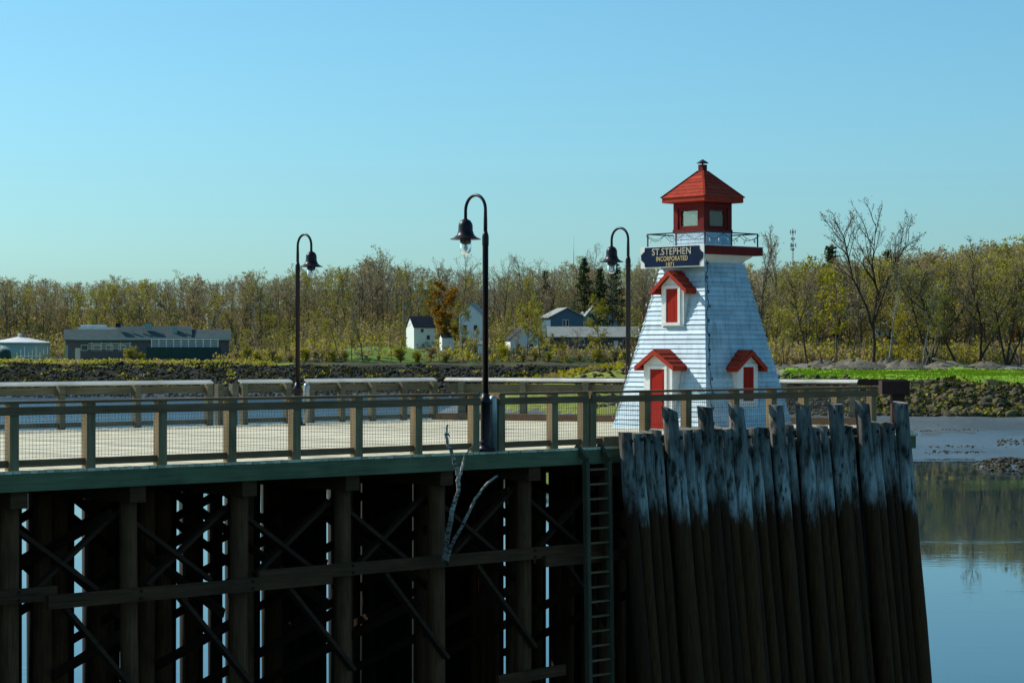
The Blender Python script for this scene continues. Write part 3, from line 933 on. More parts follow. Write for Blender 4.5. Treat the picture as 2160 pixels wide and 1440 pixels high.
for k in range(4):
    cn = [(-1, -1), (1, -1), (1, 1), (-1, 1)]
    (x0, y0), (x1, y1) = cn[k], cn[(k + 1) % 4]
    for j in range(13):
        t = j / 12
        x, y = (x0 + (x1 - x0) * t) * (GR + .03), (y0 + (y1 - y0) * t) * (GR + .03)
        sag = -.13 * abs(math.sin(t * math.pi * 3)) - rng.uniform(0, .04)
        path.append((x, y, 4.655 + sag))
        if j % 2: bl.append((x, y, 4.60 + sag))
bulb_string('string of pale unlit bulbs looped along the gallery rail', path, bl, [M['bulb']] * len(bl))
path, bl, mt = [], [], []
z = 3.6; i = 0
while z > .1:
    h = hw(z) + .02
    path.append((-h - .02 - .02 * math.sin(i), -h - .03, z))
    if i % 3 == 0: bl.append((-h - .05, -h - .05, z - .04)); mt.append(M['bulb_red'] if i % 2 else M['bulb'])
    z -= .1; i += 1
bulb_string('string of pale and red bulbs down the left corner of the lighthouse', path, bl, mt)

# ------------------------------------------------------------------ dead birch limbs lodged against the near face
def make_birch():
    m, nt, b = new_mat('birch_bark')
    v = coords(nt, (4, 4, 12), 'Object')
    f = noise(nt, v, 1.8, 5, 0.7, .3)
    col = ramp(nt, f, [(0.42, (0.05, 0.04, 0.03)), (0.50, (0.40, 0.34, 0.27)), (0.75, (0.66, 0.56, 0.46))])
    nt.links.new(col, b.inputs['Base Color']); b.inputs['Roughness'].default_value = .8
    bump(nt, b, f, .4, .01)
    return m
M['birch'] = make_birch()
YB = 38.6
def bp(px, py, dy=0.0):
    Y = YB + dy
    return ((px - 1080) / F_PX * Y, Y, ZC - (py - HORIZON) / F_PX * Y)
def limb(paths, label):
    m = MB()
    for pts_, r in paths:
        n = len(pts_)
        # resample with small kinks so the bark outline is uneven
        P, Rr = [], []
        for i in range(n - 1):
            a, b = Vector(pts_[i]), Vector(pts_[i + 1])
            for k in range(4):
                t = k / 4; q = a.lerp(b, t)
                P.append(q + Vector((rng.uniform(-.012, .012), rng.uniform(-.012, .012), 0))); tt = (i + t) / (n - 1)
                Rr.append((r[0] * (1 - tt) + r[1] * tt) * rng.uniform(.88, 1.15))
        P.append(Vector(pts_[-1])); Rr.append(r[1])
        m.tube(P, Rr, 9)
    o = m.build('birch_limb', M['birch']); return tag(o, label, 'driftwood')
limb([([bp(936, 1182, .9), bp(944, 1128, .5), bp(952, 1084), bp(966, 1035), bp(967, 1006), bp(961, 982, -.1), bp(954, 955, -.2), bp(945, 938, -.25), bp(940, 916, -.25), bp(944, 895, -.25)], (.050, .020)),
      ([bp(967, 1010), bp(972, 994, .05), bp(979, 967, .1), bp(988, 950, .1), bp(996, 940, .1)], (.03, .010)),
      ([bp(941, 918, -.25), bp(946, 914, -.25), bp(948, 920, -.25)], (.02, .012))], 'forked dead birch limb leaning against the deck edge under the nearest lamp')
limb([([bp(942, 1184, .9), bp(952, 1150, .6), bp(968, 1120, .2), bp(985, 1089, 0), bp(1002, 1052, -.1), bp(1019, 1028, -.15), bp(1050, 1002, -.2)], (.034, .020))], 'shorter unforked birch limb slanting up to the right below the deck')


# ------------------------------------------------------------------ water, river banks
tag(None or (lambda m: (m.add([(-4000, -3000, WATER_Z), (4000, -3000, WATER_Z), (4000, 5000, WATER_Z), (-4000, 5000, WATER_Z)], [(0, 1, 2, 3)]), m.build('river', M['water']))[1])(MB()), kind='structure')

def lerp_tab(tab, y):
    if y <= tab[0][0]: return tab[0][1]
    for (a, za), (b, zb) in zip(tab, tab[1:]):
        if y <= b: return za + (zb - za) * (y - a) / (b - a)
    return tab[-1][1]
def sstep(a, b, x):
    t = min(1, max(0, (x - a) / (b - a))); return t * t * (3 - 2 * t)
LA = [(330, -10), (416, -7.6), (422, -6.9), (431, -3.8), (439, -1.0), (446, -.6), (495, -.1), (520, 4.5), (560, 9), (620, 14), (1000, 20), (1600, 24)]
LB = [(330, -10), (416, -7.6), (422, -6.9), (434, -3.4), (442, -.9), (452, .0), (470, 2.2), (490, 3.2), (520, 6.5), (580, 12), (640, 19), (1000, 30), (1600, 34)]
RA = [(130, -10), (172, -7.5), (182, -7.12), (200, -6.1), (226, -4.6), (232, -3.2), (240, -1.15), (248, -.95), (300, -.66), (320, -.4), (360, .5), (450, 6), (600, 10), (1000, 15), (1600, 20)]
DROP = [(-.08, 12), (-.05, 7), (-.03, 4), (-.0065, 1.9), (0, 1.3), (.015, .5), (.03, -.3), (.045, -.9), (.06, -1.0), (.09, -.3), (.12, 0), (.5, 0)]
def wob(x, y):
    return math.sin(x * .31 + 1.3) * math.cos(y * .27 + .4) + .5 * math.sin(x * .83 + y * .71) + .3 * math.sin(x * 1.9 - y * 1.3)
def terrain(u, Y):
    w = sstep(-.118, -.085, u)
    zl = lerp_tab(LA, Y) * (1 - w) + lerp_tab(LB, Y) * w
    sh = 6 * math.sin(u * 21) + 2.5 * math.sin(u * 67 + 1)
    dr = lerp_tab(DROP, u)
    zr = lerp_tab(RA, Y + (sh * .5 if Y < 245 else 0)) - dr * (1 - sstep(300, 420, Y) * sstep(.06, .085, u))
    if u < .085: zr -= sstep(258, 300, Y) * 10 * (1 - sstep(.06, .085, u))
    if u > .15:                                          # low spit of stones running out at the right
        zr += (sstep(.20, .225, u)) * 1.3 * math.exp(-((Y - 168) / 9) ** 2)
    z = max(zl, zr)
    a = .10 if Y < 300 else .22
    if z < WATER_Z + 1.2: a = .05
    return z + a * wob(u * Y, Y)
def gz(px, Y): return terrain((px - 1080) / F_PX, Y)

def ground_mat(name, stops, scale, rough, bump_s, bump_d, spec=.3, big=None):
    m, nt, b = new_mat(name)
    v = coords(nt, (1, 1, 1), 'World')
    col = ramp(nt, noise(nt, v, scale, 8, .7), stops)
    if big:
        col = mix(nt, col, ramp(nt, noise(nt, v, .09, 4, .6), big), 1.0)
    nt.links.new(col, b.inputs['Base Color'])
    b.inputs['Roughness'].default_value = rough; b.inputs['Specular IOR Level'].default_value = spec
    bump(nt, b, noise(nt, v, scale * 2, 8, .7), bump_s, bump_d)
    return m
M['mud'] = ground_mat('wet_tidal_mud', [(.3, (.06, .065, .06)), (.7, (.13, .135, .12))], 1.2, .30, .35, .05, .6, [(.3, (.55, .55, .5)), (.6, (1, 1, 1))])
M['gravel_mud'] = ground_mat('gravelly_mud', [(.3, (.05, .054, .046)), (.7, (.14, .148, .125))], 2.0, .5, .6, .06, .5, [(.35, (.6, .6, .55)), (.6, (1, 1, 1))])
M['rockbed'] = ground_mat('dark_bank_soil', [(.3, (.008, .008, .006)), (.7, (.03, .03, .018))], 1.5, .95, .8, .2)  # near-black: shade on the left bank is put into this colour too
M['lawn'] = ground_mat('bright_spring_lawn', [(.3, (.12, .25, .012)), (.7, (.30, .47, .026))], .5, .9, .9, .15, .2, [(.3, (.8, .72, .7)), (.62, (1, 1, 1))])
M['lawn_far'] = ground_mat('dull_house_lawn', [(.3, (.07, .14, .015)), (.7, (.20, .29, .035))], .4, .9, .9, .15, .2, [(.3, (.6, .62, .6)), (.65, (1, 1, 1))])  # duller green than the right bank lawn
M['dirt'] = ground_mat('gravelly_dirt', [(.3, (.11, .10, .08)), (.7, (.26, .24, .20))], .9, .95, .6, .1)
M['floor'] = ground_mat('forest_floor', [(.3, (.05, .042, .022)), (.7, (.12, .105, .05))], .7, .95, .6, .1, .2, [(.35, (1, 1, 1)), (.6, (.6, .9, .4))])
M['olive_grass'] = ground_mat('rough_bank_grass', [(.3, (.13, .16, .02)), (.7, (.34, .37, .06))], .8, .95, .9, .2, .2, [(.35, (.7, .6, .6)), (.6, (1, 1, 1))])

us = [-.45 + .9 * i / 360 for i in range(361)]
Ys = [130, 145] + [155 + 2.5 * i for i in range(26)] + [221 + 1.5 * i for i in range(24)] + [260 + 7 * i for i in range(22)] + [412 + 2 * i for i in range(24)] + [462 + 6 * i for i in range(12)] + [545, 570, 600, 650, 720, 820, 950, 1200, 1600]
m = MB(); m.sm = True
nu = len(us)
for Y in Ys:
    for u in us: m.v.append((u * Y, Y, terrain(u, Y)))
for j in range(len(Ys) - 1):
    for i in range(nu - 1):
        a = j * nu + i
        u, Y = us[i] + .00125, (Ys[j] + Ys[j + 1]) / 2
        z = sum(m.v[k][2] for k in (a, a + 1, a + nu, a + nu + 1)) / 4
        n = .5 * wob(u * Y * .8, Y * .9)
        px = 1080 + u * F_PX
        right = Y < 330 and u > -.06
        if right:
            top = -1.35 - lerp_tab(DROP, u) + .15 * n
            if z < -4.55 + .3 * n: mi = 0 if z < -5.75 + .25 * n else 6
            elif z < top and Y < 242.5: mi = 1 if px > 1400 else 5
            elif Y < 300 + 9 * n and px > 1650 + 18 * n: mi = 2
            elif px < 1420: mi = 2 if z > .15 + .3 * n else 5
            elif Y < 330: mi = 3
            else: mi = 4
        else:
            if z < -6.2 + .3 * n: mi = 0
            elif z < -1.15 + .2 * n: mi = 1
            elif Y < 452 + 3 * n and px < 620: mi = 5
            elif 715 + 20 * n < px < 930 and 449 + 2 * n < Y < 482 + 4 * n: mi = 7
            elif px < 560 and Y < 500: mi = 3 if n > 0 else 5
            else: mi = 4
        m.mi = mi
        m.face((a, a + 1, a + nu + 1, a + nu))
tag(m.build('riverbank', [M['mud'], M['rockbed'], M['lawn'], M['dirt'], M['floor'], M['olive_grass'], M['gravel_mud'], M['lawn_far']]), kind='structure')

# riprap: tumbled stones along the banks (nobody could count them)
def rock_mat(name, c0, c1, moss):
    m, nt, b = new_mat(name)
    v = coords(nt, (1, 1, 1), 'World')
    col = ramp(nt, noise(nt, v, 1.6, 8, .7), [(.3, c0), (.7, c1)])
    g = nd(nt, 'ShaderNodeNewGeometry')
    col = mix(nt, col, ramp(nt, g.outputs['Random Per Island'], [(0, (.45, .43, .38)), (1, (1, 1, 1))]), 1.0)
    col = mix(nt, col, moss, ramp(nt, noise(nt, v, .35, 5, .65), [(.45, (0, 0, 0)), (.62, (.8, .8, .8))]), 'MIX')
    nt.links.new(col, b.inputs['Base Color']); b.inputs['Roughness'].default_value = .9
    bump(nt, b, noise(nt, v, 6, 6, .7), .6, .06)
    return m
M['rock'] = rock_mat('riprap_stone', (.03, .021, .009), (.16, .115, .055), (.095, .085, .016))
M['rock_wet'] = rock_mat('weedy_wet_stone', (.02, .018, .01), (.08, .07, .035), (.07, .05, .012))
M['rock_shaded'] = rock_mat('shaded_riprap_stone', (.008, .009, .008), (.035, .036, .03), (.02, .028, .007))  # darker copy of the stone: the left bank's shade is in its colour
import bmesh
bm = bmesh.new(); bmesh.ops.create_icosphere(bm, subdivisions=2, radius=1.0)
ICO_V = np.array([v.co[:] for v in bm.verts]); ICO_F = np.array([[v.index for v in f.verts] for f in bm.faces]); bm.free()
bm = bmesh.new(); bmesh.ops.create_icosphere(bm, subdivisions=1, radius=1.0)
ICO1_V = np.array([v.co[:] for v in bm.verts]); ICO1_F = np.array([[v.index for v in f.verts] for f in bm.faces]); bm.free()
def np_mesh(name, V, F, mats, mi=None, kind=None, smooth=False, k=3):
    me = bpy.data.meshes.new(name)
    me.vertices.add(len(V)); me.vertices.foreach_set('co', np.asarray(V, dtype=np.float32).ravel())
    nf = len(F)
    me.loops.add(nf * k); me.loops.foreach_set('vertex_index', np.asarray(F, dtype=np.int32).ravel())
    me.polygons.add(nf); me.polygons.foreach_set('loop_start', np.arange(nf, dtype=np.int32) * k)
    for mm in (mats if isinstance(mats, (list, tuple)) else [mats]): me.materials.append(mm)
    if mi is not None: me.polygons.foreach_set('material_index', np.asarray(mi, dtype=np.int32))
    if smooth: me.polygons.foreach_set('use_smooth', np.ones(nf, dtype=bool))
    me.update(calc_edges=True); me.validate()
    o = bpy.data.objects.new(name, me); COL.objects.link(o)
    if kind: o['kind'] = kind
    return o
def rocks(name, spots, mat, seed, hi=False):
    r = np.random.default_rng(seed)
    IV, IF = (ICO_V, ICO_F) if hi else (ICO1_V, ICO1_F)
    Vs, Fs = [], []
    for i, (x, y, z, s) in enumerate(spots):
        sc = s * r.uniform(.5, 1.1, 3) * (1.35, .95, .62)
        pl = IV.copy()
        for _ in range(7):                              # broken faces: press flats into the ball
            d = r.normal(size=3); d /= np.linalg.norm(d); c = r.uniform(.35, .75)
            h = pl @ d; pl = pl - np.outer(np.maximum(h - c, 0), d)
        a = r.uniform(0, 6.28); ca_, sa_ = math.cos(a), math.sin(a)
        pl = pl * sc
        ta = r.uniform(-.5, .5); ct, st_ = math.cos(ta), math.sin(ta)
        pl = np.stack([pl[:, 0] * ct - pl[:, 2] * st_, pl[:, 1], pl[:, 0] * st_ + pl[:, 2] * ct], 1)
        pl = np.stack([pl[:, 0] * ca_ - pl[:, 1] * sa_, pl[:, 0] * sa_ + pl[:, 1] * ca_, pl[:, 2]], 1)
        Vs.append(pl + (x, y, z)); Fs.append(IF + i * len(IV))
    return np_mesh(name, np.concatenate(Vs), np.concatenate(Fs), mat, kind='stuff')
r2 = random.Random(11)
sp_ = []
for _ in range(3400):
    u = r2.uniform(.155, .30); Y = r2.uniform(224, 239)
    sp_.append((u * Y, Y, terrain(u, Y) + .12, r2.uniform(.14, .5) if r2.random() < .75 else r2.uniform(.5, 1.0)))
rocks('riprap', sp_, M['rock'], 1, True)
sp_ = []
for _ in range(900):
    u = r2.uniform(.03, .155); Y = r2.uniform(222, 242)
    sp_.append((u * Y, Y, terrain(u, Y) + .1, r2.uniform(.25, .6)))
rocks('riprap', sp_, M['rock'], 4)
sp_ = []
for _ in range(1700):
    u = r2.uniform(.196, .29); Y = r2.gauss(168, 5.5)
    if (u - .196) * 260 < abs(Y - 168) * 1.2: continue
    sp_.append((u * Y, Y, terrain(u, Y) + .03, r2.uniform(.10, .36)))
for _ in range(420):
    u = r2.uniform(.19, .29); Y = r2.gauss(196 + (u - .19) * 60, 2.0)
    if u > .222: sp_.append((u * Y, Y, terrain(u, Y), r2.uniform(.08, .26)))
rocks('riprap', sp_, M['rock_wet'], 2)
sp_ = []
for _ in range(7000):
    u = r2.uniform(-.27, .03); Y = r2.uniform(421, 441)
    sp_.append((u * Y, Y, terrain(u, Y) + .05, r2.uniform(.18, .6)))
rocks('riprap', sp_, M['rock_shaded'], 3)
# weed tongues on the mud
sp_ = []
for (pu, pY, L_, n_) in ((.19, 207, 6, 60), (.205, 188, 3.2, 70), (.17, 212, 4, 40), (.20, 193, 5, 30)):
    for _ in range(n_):
        x = pu * pY + r2.gauss(0, L_ * .5); Y = pY + r2.gauss(0, .5) + (x - pu * pY) * .2
        sp_.append((x, Y, terrain(x / Y, Y), r2.uniform(.06, .22)))
rocks('riprap', sp_, M['rock_wet'], 5)

# ------------------------------------------------------------------ trees
def leaf_mat(name, c0, c1, trans=.45):
    m, nt, b = new_mat(name)
    v = coords(nt, (1, 1, 1), 'World')
    f = noise(nt, v, .45, 4, .7)
    oi = nd(nt, 'ShaderNodeObjectInfo'); g = nd(nt, 'ShaderNodeNewGeometry')
    col = ramp(nt, f, [(.3, c0), (.7, c1)])
    col = mix(nt, col, ramp(nt, oi.outputs['Random'], [(0, (.75, .7, .7)), (1, (1.0, 1.0, 1.0))]), 1.0)
    col = mix(nt, col, ramp(nt, g.outputs['Random Per Island'], [(0, (.6, .6, .55)), (1, (1, 1, 1))]), 1.0)
    out = nt.nodes['Material Output']; nt.nodes.remove(b)
    d = nd(nt, 'ShaderNodeBsdfDiffuse'); t = nd(nt, 'ShaderNodeBsdfTranslucent'); mx = nd(nt, 'ShaderNodeMixShader'); mx.inputs[0].default_value = trans
    nt.links.new(col, d.inputs[0]); nt.links.new(col, t.inputs[0])
    nt.links.new(d.outputs[0], mx.inputs[1]); nt.links.new(t.outputs[0], mx.inputs[2]); nt.links.new(mx.outputs[0], out.inputs['Surface'])
    return m
M['bark'] = noisy('grey_brown_bark', (.06, .052, .038), (.15, .13, .095), 1.2, .95, (1, 1, .3), .5, .05, kind='World', spec=.1)
M['bark_pale'] = noisy('pale_bark', (.16, .15, .13), (.33, .32, .28), 1.2, .95, (1, 1, .3), .4, .05, kind='World', spec=.1)
M['twig'] = noisy('brown_twigs', (.34, .275, .19), (.58, .49, .35), .4, .95, bump_s=0, kind='World', spec=.1)
M['leaf_olive'] = leaf_mat('olive_spring_leaves', (.34, .32, .035), (.62, .55, .09))
M['leaf_yellow'] = leaf_mat('yellow_green_leaves', (.38, .36, .018), (.62, .54, .03))
M['leaf_moss'] = leaf_mat('dull_bank_weeds', (.05, .06, .014), (.12, .13, .03))
M['bark_dark'] = noisy('dark_brown_bark', (.03, .023, .016), (.085, .066, .045), 1.2, .95, (1, 1, .3), .5, .05, kind='World', spec=.1)
M['leaf_orange'] = leaf_mat('orange_brown_leaves', (.34, .17, .018), (.54, .29, .03))
M['leaf_brown'] = leaf_mat('brown_buds', (.36, .265, .12), (.58, .45, .21))
M['needle'] = leaf_mat('dark_spruce_needles', (.055, .08, .035), (.115, .16, .06), .25)

class TreeGen:
    def __init__(self, seed):
        self.r = random.Random(seed)
        self.T = MB()               # trunk and limbs
        self.lv, self.lf = [], []   # leaf quads
        self.tv = []                # twig quads
    def path(self, p, d, L, n, wander, up):
        P = [p.copy()]; d = d.normalized()
        for i in range(n):
            d = (d + Vector((self.r.gauss(0, wander), self.r.gauss(0, wander), self.r.gauss(0, wander * .6) + up))).normalized()
            P.append(P[-1] + d * (L / n))
        return P
    def twig(self, a, b, w):
        d = (b - a); s = d.cross(Vector((self.r.gauss(0, 1), self.r.gauss(0, 1), self.r.gauss(0, 1))))
        if s.length < 1e-6: return
        s = s.normalized() * (w / 2)
        self.tv.append((a - s, a + s, b + s * .4, b - s * .4))
    def leaf(self, c, size):
        r = self.r
        x = Vector((r.gauss(0, 1), r.gauss(0, 1), r.gauss(0, 1))).normalized()
        y = x.cross(Vector((r.gauss(0, 1), r.gauss(0, 1), r.gauss(0, 1)))).normalized()
        s = size * r.uniform(.6, 1.3)
        self.lv.append((c - x * s * .5, c + y * s * .35, c + x * s * .5, c - y * s * .35))
    def branchset(self, P, r0, L, levels, prm, t0=.3):
        """side branches along the path P"""
        r = self.r
        n = prm['n'][levels]
        for k in range(n):
            t = t0 + (1 - t0) * (k + r.random()) / n
            i = min(int(t * (len(P) - 1)), len(P) - 2); f_ = t * (len(P) - 1) - i
            p = P[i].lerp(P[i + 1], f_); d = (P[i + 1] - P[i]).normalized()
            az = r.uniform(0, 6.283)
            q = d.orthogonal().normalized(); q = Matrix.Rotation(az, 3, d) @ q
            an = math.radians(r.uniform(*prm['ang']))
            bd = d * math.cos(an) + q * math.sin(an)
            l = L * r.uniform(.6, 1.1) * ((1.15 - .65 * t) if not prm.get('round') or levels < 2 else (.55 + .6 * math.sin(math.pi * (t - t0 * .6) / (1.12 - t0 * .6))))
            if levels == 0:
                e = self.path(p, bd, l, 2, .18, .05)
                self.twig(e[0], e[1], prm['tw']); self.twig(e[1], e[2], prm['tw'] * .7)
                for _ in range(prm['leaf']):
                    if r.random() < prm['leafp']:
                        self.leaf(e[r.choice((1, 2))] + Vector((r.gauss(0, .25), r.gauss(0, .25), r.gauss(0, .2))), prm['ls'])
            else:
                e = self.path(p, bd, l, 4 if levels > 1 else 3, .14, prm['up'])
                rb = r0 * (.45 if levels > 1 else .42) * (1.1 - .5 * t)
                rb = max(rb, .018)
                m = len(e) - 1
                self.T.tube(e, [rb * (1 - .75 * i / m) for i in range(m + 1)], 4 if levels > 1 else 3, False)
                self.branchset(e, rb, l * prm['ratio'], levels - 1, prm, .25)
    def finish(self, name, bark, leaf, twig=None):
        tm = self.T
        tr = tm.build('trunk', bark)
        quads = self.tv + self.lv
        V = np.array([tuple(p) for q in quads for p in q]); F = np.arange(len(quads) * 4).reshape(-1, 4)
        mi = np.array([0] * len(self.tv) + [1] * len(self.lv))
        cr = np_mesh('crown', V, F, [twig or M['twig'], leaf], mi, k=4)
        return (tr.data, cr.data, tr, cr)

def proto(seed, H, bark, leaf, stems=1, cs=.35, spread=.30, nb=(5, 6, 15), leafn=4, leafp=.5, ls=.26, up=.07, ang=(28, 58), lean=(0, 0), r0=.011, custom=None, tw=.075, ratio=.5, wander=.05, rnd=True, twig=None):
    g = TreeGen(seed); r = g.r
    prm = dict(round=rnd, n={0: nb[0], 1: nb[1], 2: nb[2]}, ang=ang, up=up, leaf=leafn, leafp=leafp, ls=ls, tw=tw, ratio=ratio)
    st = custom or [(Vector((r.gauss(0, .1) * (stems > 1), r.gauss(0, .1) * (stems > 1), 0)),
                     Vector((lean[0] + (r.gauss(0, .22) if stems > 1 else r.gauss(0, .02)), lean[1] + (r.gauss(0, .2) if stems > 1 else r.gauss(0, .02)), 1)), H * (r.uniform(.75, 1.0) if stems > 1 else 1)) for _ in range(stems)]
    for item in st:
        p, d, h = item[:3]
        if len(item) > 3 and item[3]:                     # an explicit polyline (a leaning or forked trunk)
            P = [Vector(q) for q in item[3]]
            Q = []
            for a, b in zip(P, P[1:]):
                for k in range(3): Q.append(a.lerp(b, k / 3) + Vector((r.gauss(0, .06), r.gauss(0, .06), 0)))
            Q.append(P[-1]); P = Q
        else:
            P = g.path(p - Vector((0, 0, .4)), d, h * .97, 8, wander, .04)
        m = len(P) - 1
        rr = r0 * h * (1 if len(st) == 1 else .8)
        g.T.tube(P, [rr * (1.25 if i == 0 else 1) * (1 - .88 * (i / m) ** .9) + .012 for i in range(m + 1)], 7, False)
        g.branchset(P, rr, h * spread, 2, prm, cs)
    return g.finish('tree', bark, leaf, twig)

def spruce(seed, H):
    g = TreeGen(seed); r = g.r
    g.T.tube([(0, 0, -.4), (0, 0, H * .5), (0, 0, H)], [H * .012, H * .007, .03], 7, False)
    z = H * .12
    while z < H * .985:
        t = z / H
        n = r.randint(5, 7)
        for k in range(n):
            a = r.uniform(0, 6.283); L = H * .20 * (1 - t) ** .8 * r.uniform(.65, 1.15) + .25
            p = Vector((0, 0, z)); d = Vector((math.cos(a), math.sin(a), -.15 + .5 * t))
            e = g.path(p, d, L, 3, .06, .05)
            g.T.tube(e, [.04, .03, .02, .012], 3, False)
            for q in range(int(8 + L * 9)):
                f_ = r.random() ** .7; i = min(int(f_ * 3), 2); c = e[i].lerp(e[i + 1], f_ * 3 - i)
                g.leaf(c + Vector((r.gauss(0, .16), r.gauss(0, .16), r.gauss(-.08, .14))), .42)
        z += H * .035 * (1.15 - .4 * t)
    return g.finish('tree', M['bark'], M['needle'])

def place(pr, px, Y, label, scale=1.0, rz=None, name='tree', cat='tree', group=None, zoff=0.0, first=[]):
    tr, cr, a, b = pr
    z = gz(px, Y) + zoff
    root = empty(name, (Xr(px, Y), Y, z), rng.uniform(0, 6.28) if rz is None else rz, label, cat, group)
    root.scale = (scale, scale, scale)
    if a.parent is None:
        a.parent = root; b.parent = root
    else:
        for o in (a, b):
            c = o.copy(); COL.objects.link(c); c.parent = root
    return root

B, BP = M['bark'], M['bark_pale']
# --- right bank: trees one can tell apart, each grown for its place
Y0 = 322
def hero(seed, px, Y, top_py, label, leaf, bark=B, name='bare_tree', **kw):
    z = gz(px, Y); H = ZC + (HORIZON - top_py) * Y / F_PX - z
    p = proto(seed, H, bark, leaf, **kw)
    return place(p, px, Y, label, 1.0, 0.0, name)
hero(21, 1843, 322, 462, 'tallest bare tree rising high above the right bank woods', M['leaf_brown'], M['bark_dark'], twig=M['bark_dark'], cs=.34, spread=.32, nb=(5, 7, 17), leafp=.12, ang=(18, 46), up=.10, r0=.0165,
     custom=[(Vector((0, 0, 0)), None, 21, [(0, 0, -.4), (.1, 0, 3.5), (-.1, 0, 7), (.5, .2, 11), (-.2, .3, 15), (.4, .3, 21.2)]),
             (Vector((0, 0, 0)), None, 17, [(-.1, 0, 5.5), (-1.2, -.4, 9), (-3.1, -.3, 13), (-4.0, -.2, 17.5), (-4.6, -.2, 19.6)]),
             (Vector((0, 0, 0)), None, 15, [(.1, .2, 7), (1.3, .6, 10), (2.3, .9, 13), (3.4, .8, 15.5), (5.2, .5, 18.6)])], )
hero(22, 1702, 316, 570, 'slender leaning bare tree nearest the shaded wall of the lighthouse', M['leaf_brown'], M['bark_dark'], r0=.016, leafp=.2, cs=.42, spread=.30, ang=(25, 50),
     custom=[(Vector((0, 0, 0)), None, 12, [(0, 0, -.4), (-.3, 0, 3), (-.9, .2, 6), (-1.6, .3, 9), (-2.4, .4, 12.8)]), (Vector((0, 0, 0)), None, 7, [(-1.0, 0, 6.5), (-.2, 0, 9), (.6, 0, 12)])])
hero(23, 1766, 320, 588, 'bright yellow-leaved tree on a thin trunk behind the gravel heaps', M['leaf_yellow'], name='leafing_tree', leafp=.62, leafn=4, cs=.34, spread=.26, ls=.36)
hero(24, 1795, 326, 600, 'thin bare tree with a side limb just left of the tallest tree', M['leaf_brown'], leafp=.25, cs=.45, spread=.24, lean=(.12, 0))
hero(25, 1874, 318, 560, 'pale slim trunk just right of the tallest tree', M['leaf_olive'], BP, leafp=.25, cs=.5, spread=.22, lean=(.06, 0))
hero(26, 2020, 318, 560, 'dark tree leaning far left across its neighbours', M['leaf_brown'], M['bark_dark'], leafp=.3, cs=.45, spread=.30, ang=(25, 55), r0=.020,
     custom=[(Vector((0, 0, 0)), None, 13, [(0, 0, -.4), (-.9, 0, 2), (-2.4, 0, 5), (-4.6, 0, 8), (-5.4, .2, 10.5), (-5.1, .3, 14)]), (Vector((0, 0, 0)), None, 8, [(-2.4, 0, 5), (-.2, 0, 7), (1.3, .3, 9), (1.9, .3, 12)]), (Vector((0, 0, 0)), None, 7, [(-4.6, 0, 8), (-7.2, 0, 10.2), (-9.0, 0, 13)])])
hero(27, 1946, 316, 590, 'pale straight trunk in the clump of crossing stems', M['leaf_olive'], BP, leafp=.3, cs=.45, spread=.24)
hero(28, 1965, 319, 580, 'dark stems fanning left from one foot among the crossing trunks', M['leaf_olive'], M['bark_dark'], leafp=.3, cs=.4, spread=.26, r0=.016,
     custom=[(Vector((0, 0, 0)), None, 12, [(0, 0, -.4), (-.8, 0, 2.5), (-2.2, 0, 6), (-3.0, 0, 10), (-3.2, 0, 13)]), (Vector((0, 0, 0)), None, 11, [(.1, 0, -.4), (.3, .1, 3), (.1, .2, 7), (-.5, .3, 12.6)]), (Vector((0, 0, 0)), None, 9, [(0, 0, -.3), (1.0, 0, 3), (1.9, 0, 5.5), (2.0, 0, 9)])])
hero(29, 1958, 314, 690, 'short pale stem leaning right across the foot of the crossing trunks', M['leaf_olive'], BP, leafp=.3, cs=.6, spread=.22,
     custom=[(Vector((0, 0, 0)), None, 6, [(-.8, 0, -.3), (.3, 0, 2), (1.2, 0, 4.2), (1.5, 0, 6.5)])])
hero(30, 2066, 317, 520, 'V-shaped tree with one limb reaching far to the right', M['leaf_brown'], M['bark_dark'], leafp=.3, cs=.4, spread=.30, r0=.018,
     custom=[(Vector((0, 0, 0)), None, 15, [(0, 0, -.4), (.3, 0, 3), (.1, 0, 7), (-.9, 0, 11), (-1.0, .2, 17)]), (Vector((0, 0, 0)), None, 12, [(.2, 0, 1.5), (2.2, 0, 4.7), (4.6, 0, 8.3), (6.0, 0, 10.8), (6.4, 0, 14)])])
hero(31, 2124, 315, 545, 'cluster of thin upright stems near the right end of the bank', M['leaf_olive'], M['bark_dark'], r0=.016, leafp=.4, stems=4, cs=.35, spread=.24)
hero(32, 2150, 319, 530, 'leafy many-stemmed tree at the right end of the bank', M['leaf_olive'], leafp=.5, stems=3, cs=.3, spread=.28, name='leafing_tree')
hero(33, 1655, 325, 640, 'low grey-brown tree close behind the lighthouse wall', M['leaf_olive'], leafp=.4, cs=.3, spread=.3, stems=2)
hero(34, 1600, 330, 515, 'tall thin bare tree showing beside the gallery edge of the lighthouse', M['leaf_brown'], leafp=.2, cs=.4, spread=.2, ang=(14, 34))
hero(35, 1655, 345, 505, 'broom-shaped bare tree left of the lattice mast', M['leaf_brown'], leafp=.1, cs=.45, spread=.26, ang=(10, 28))

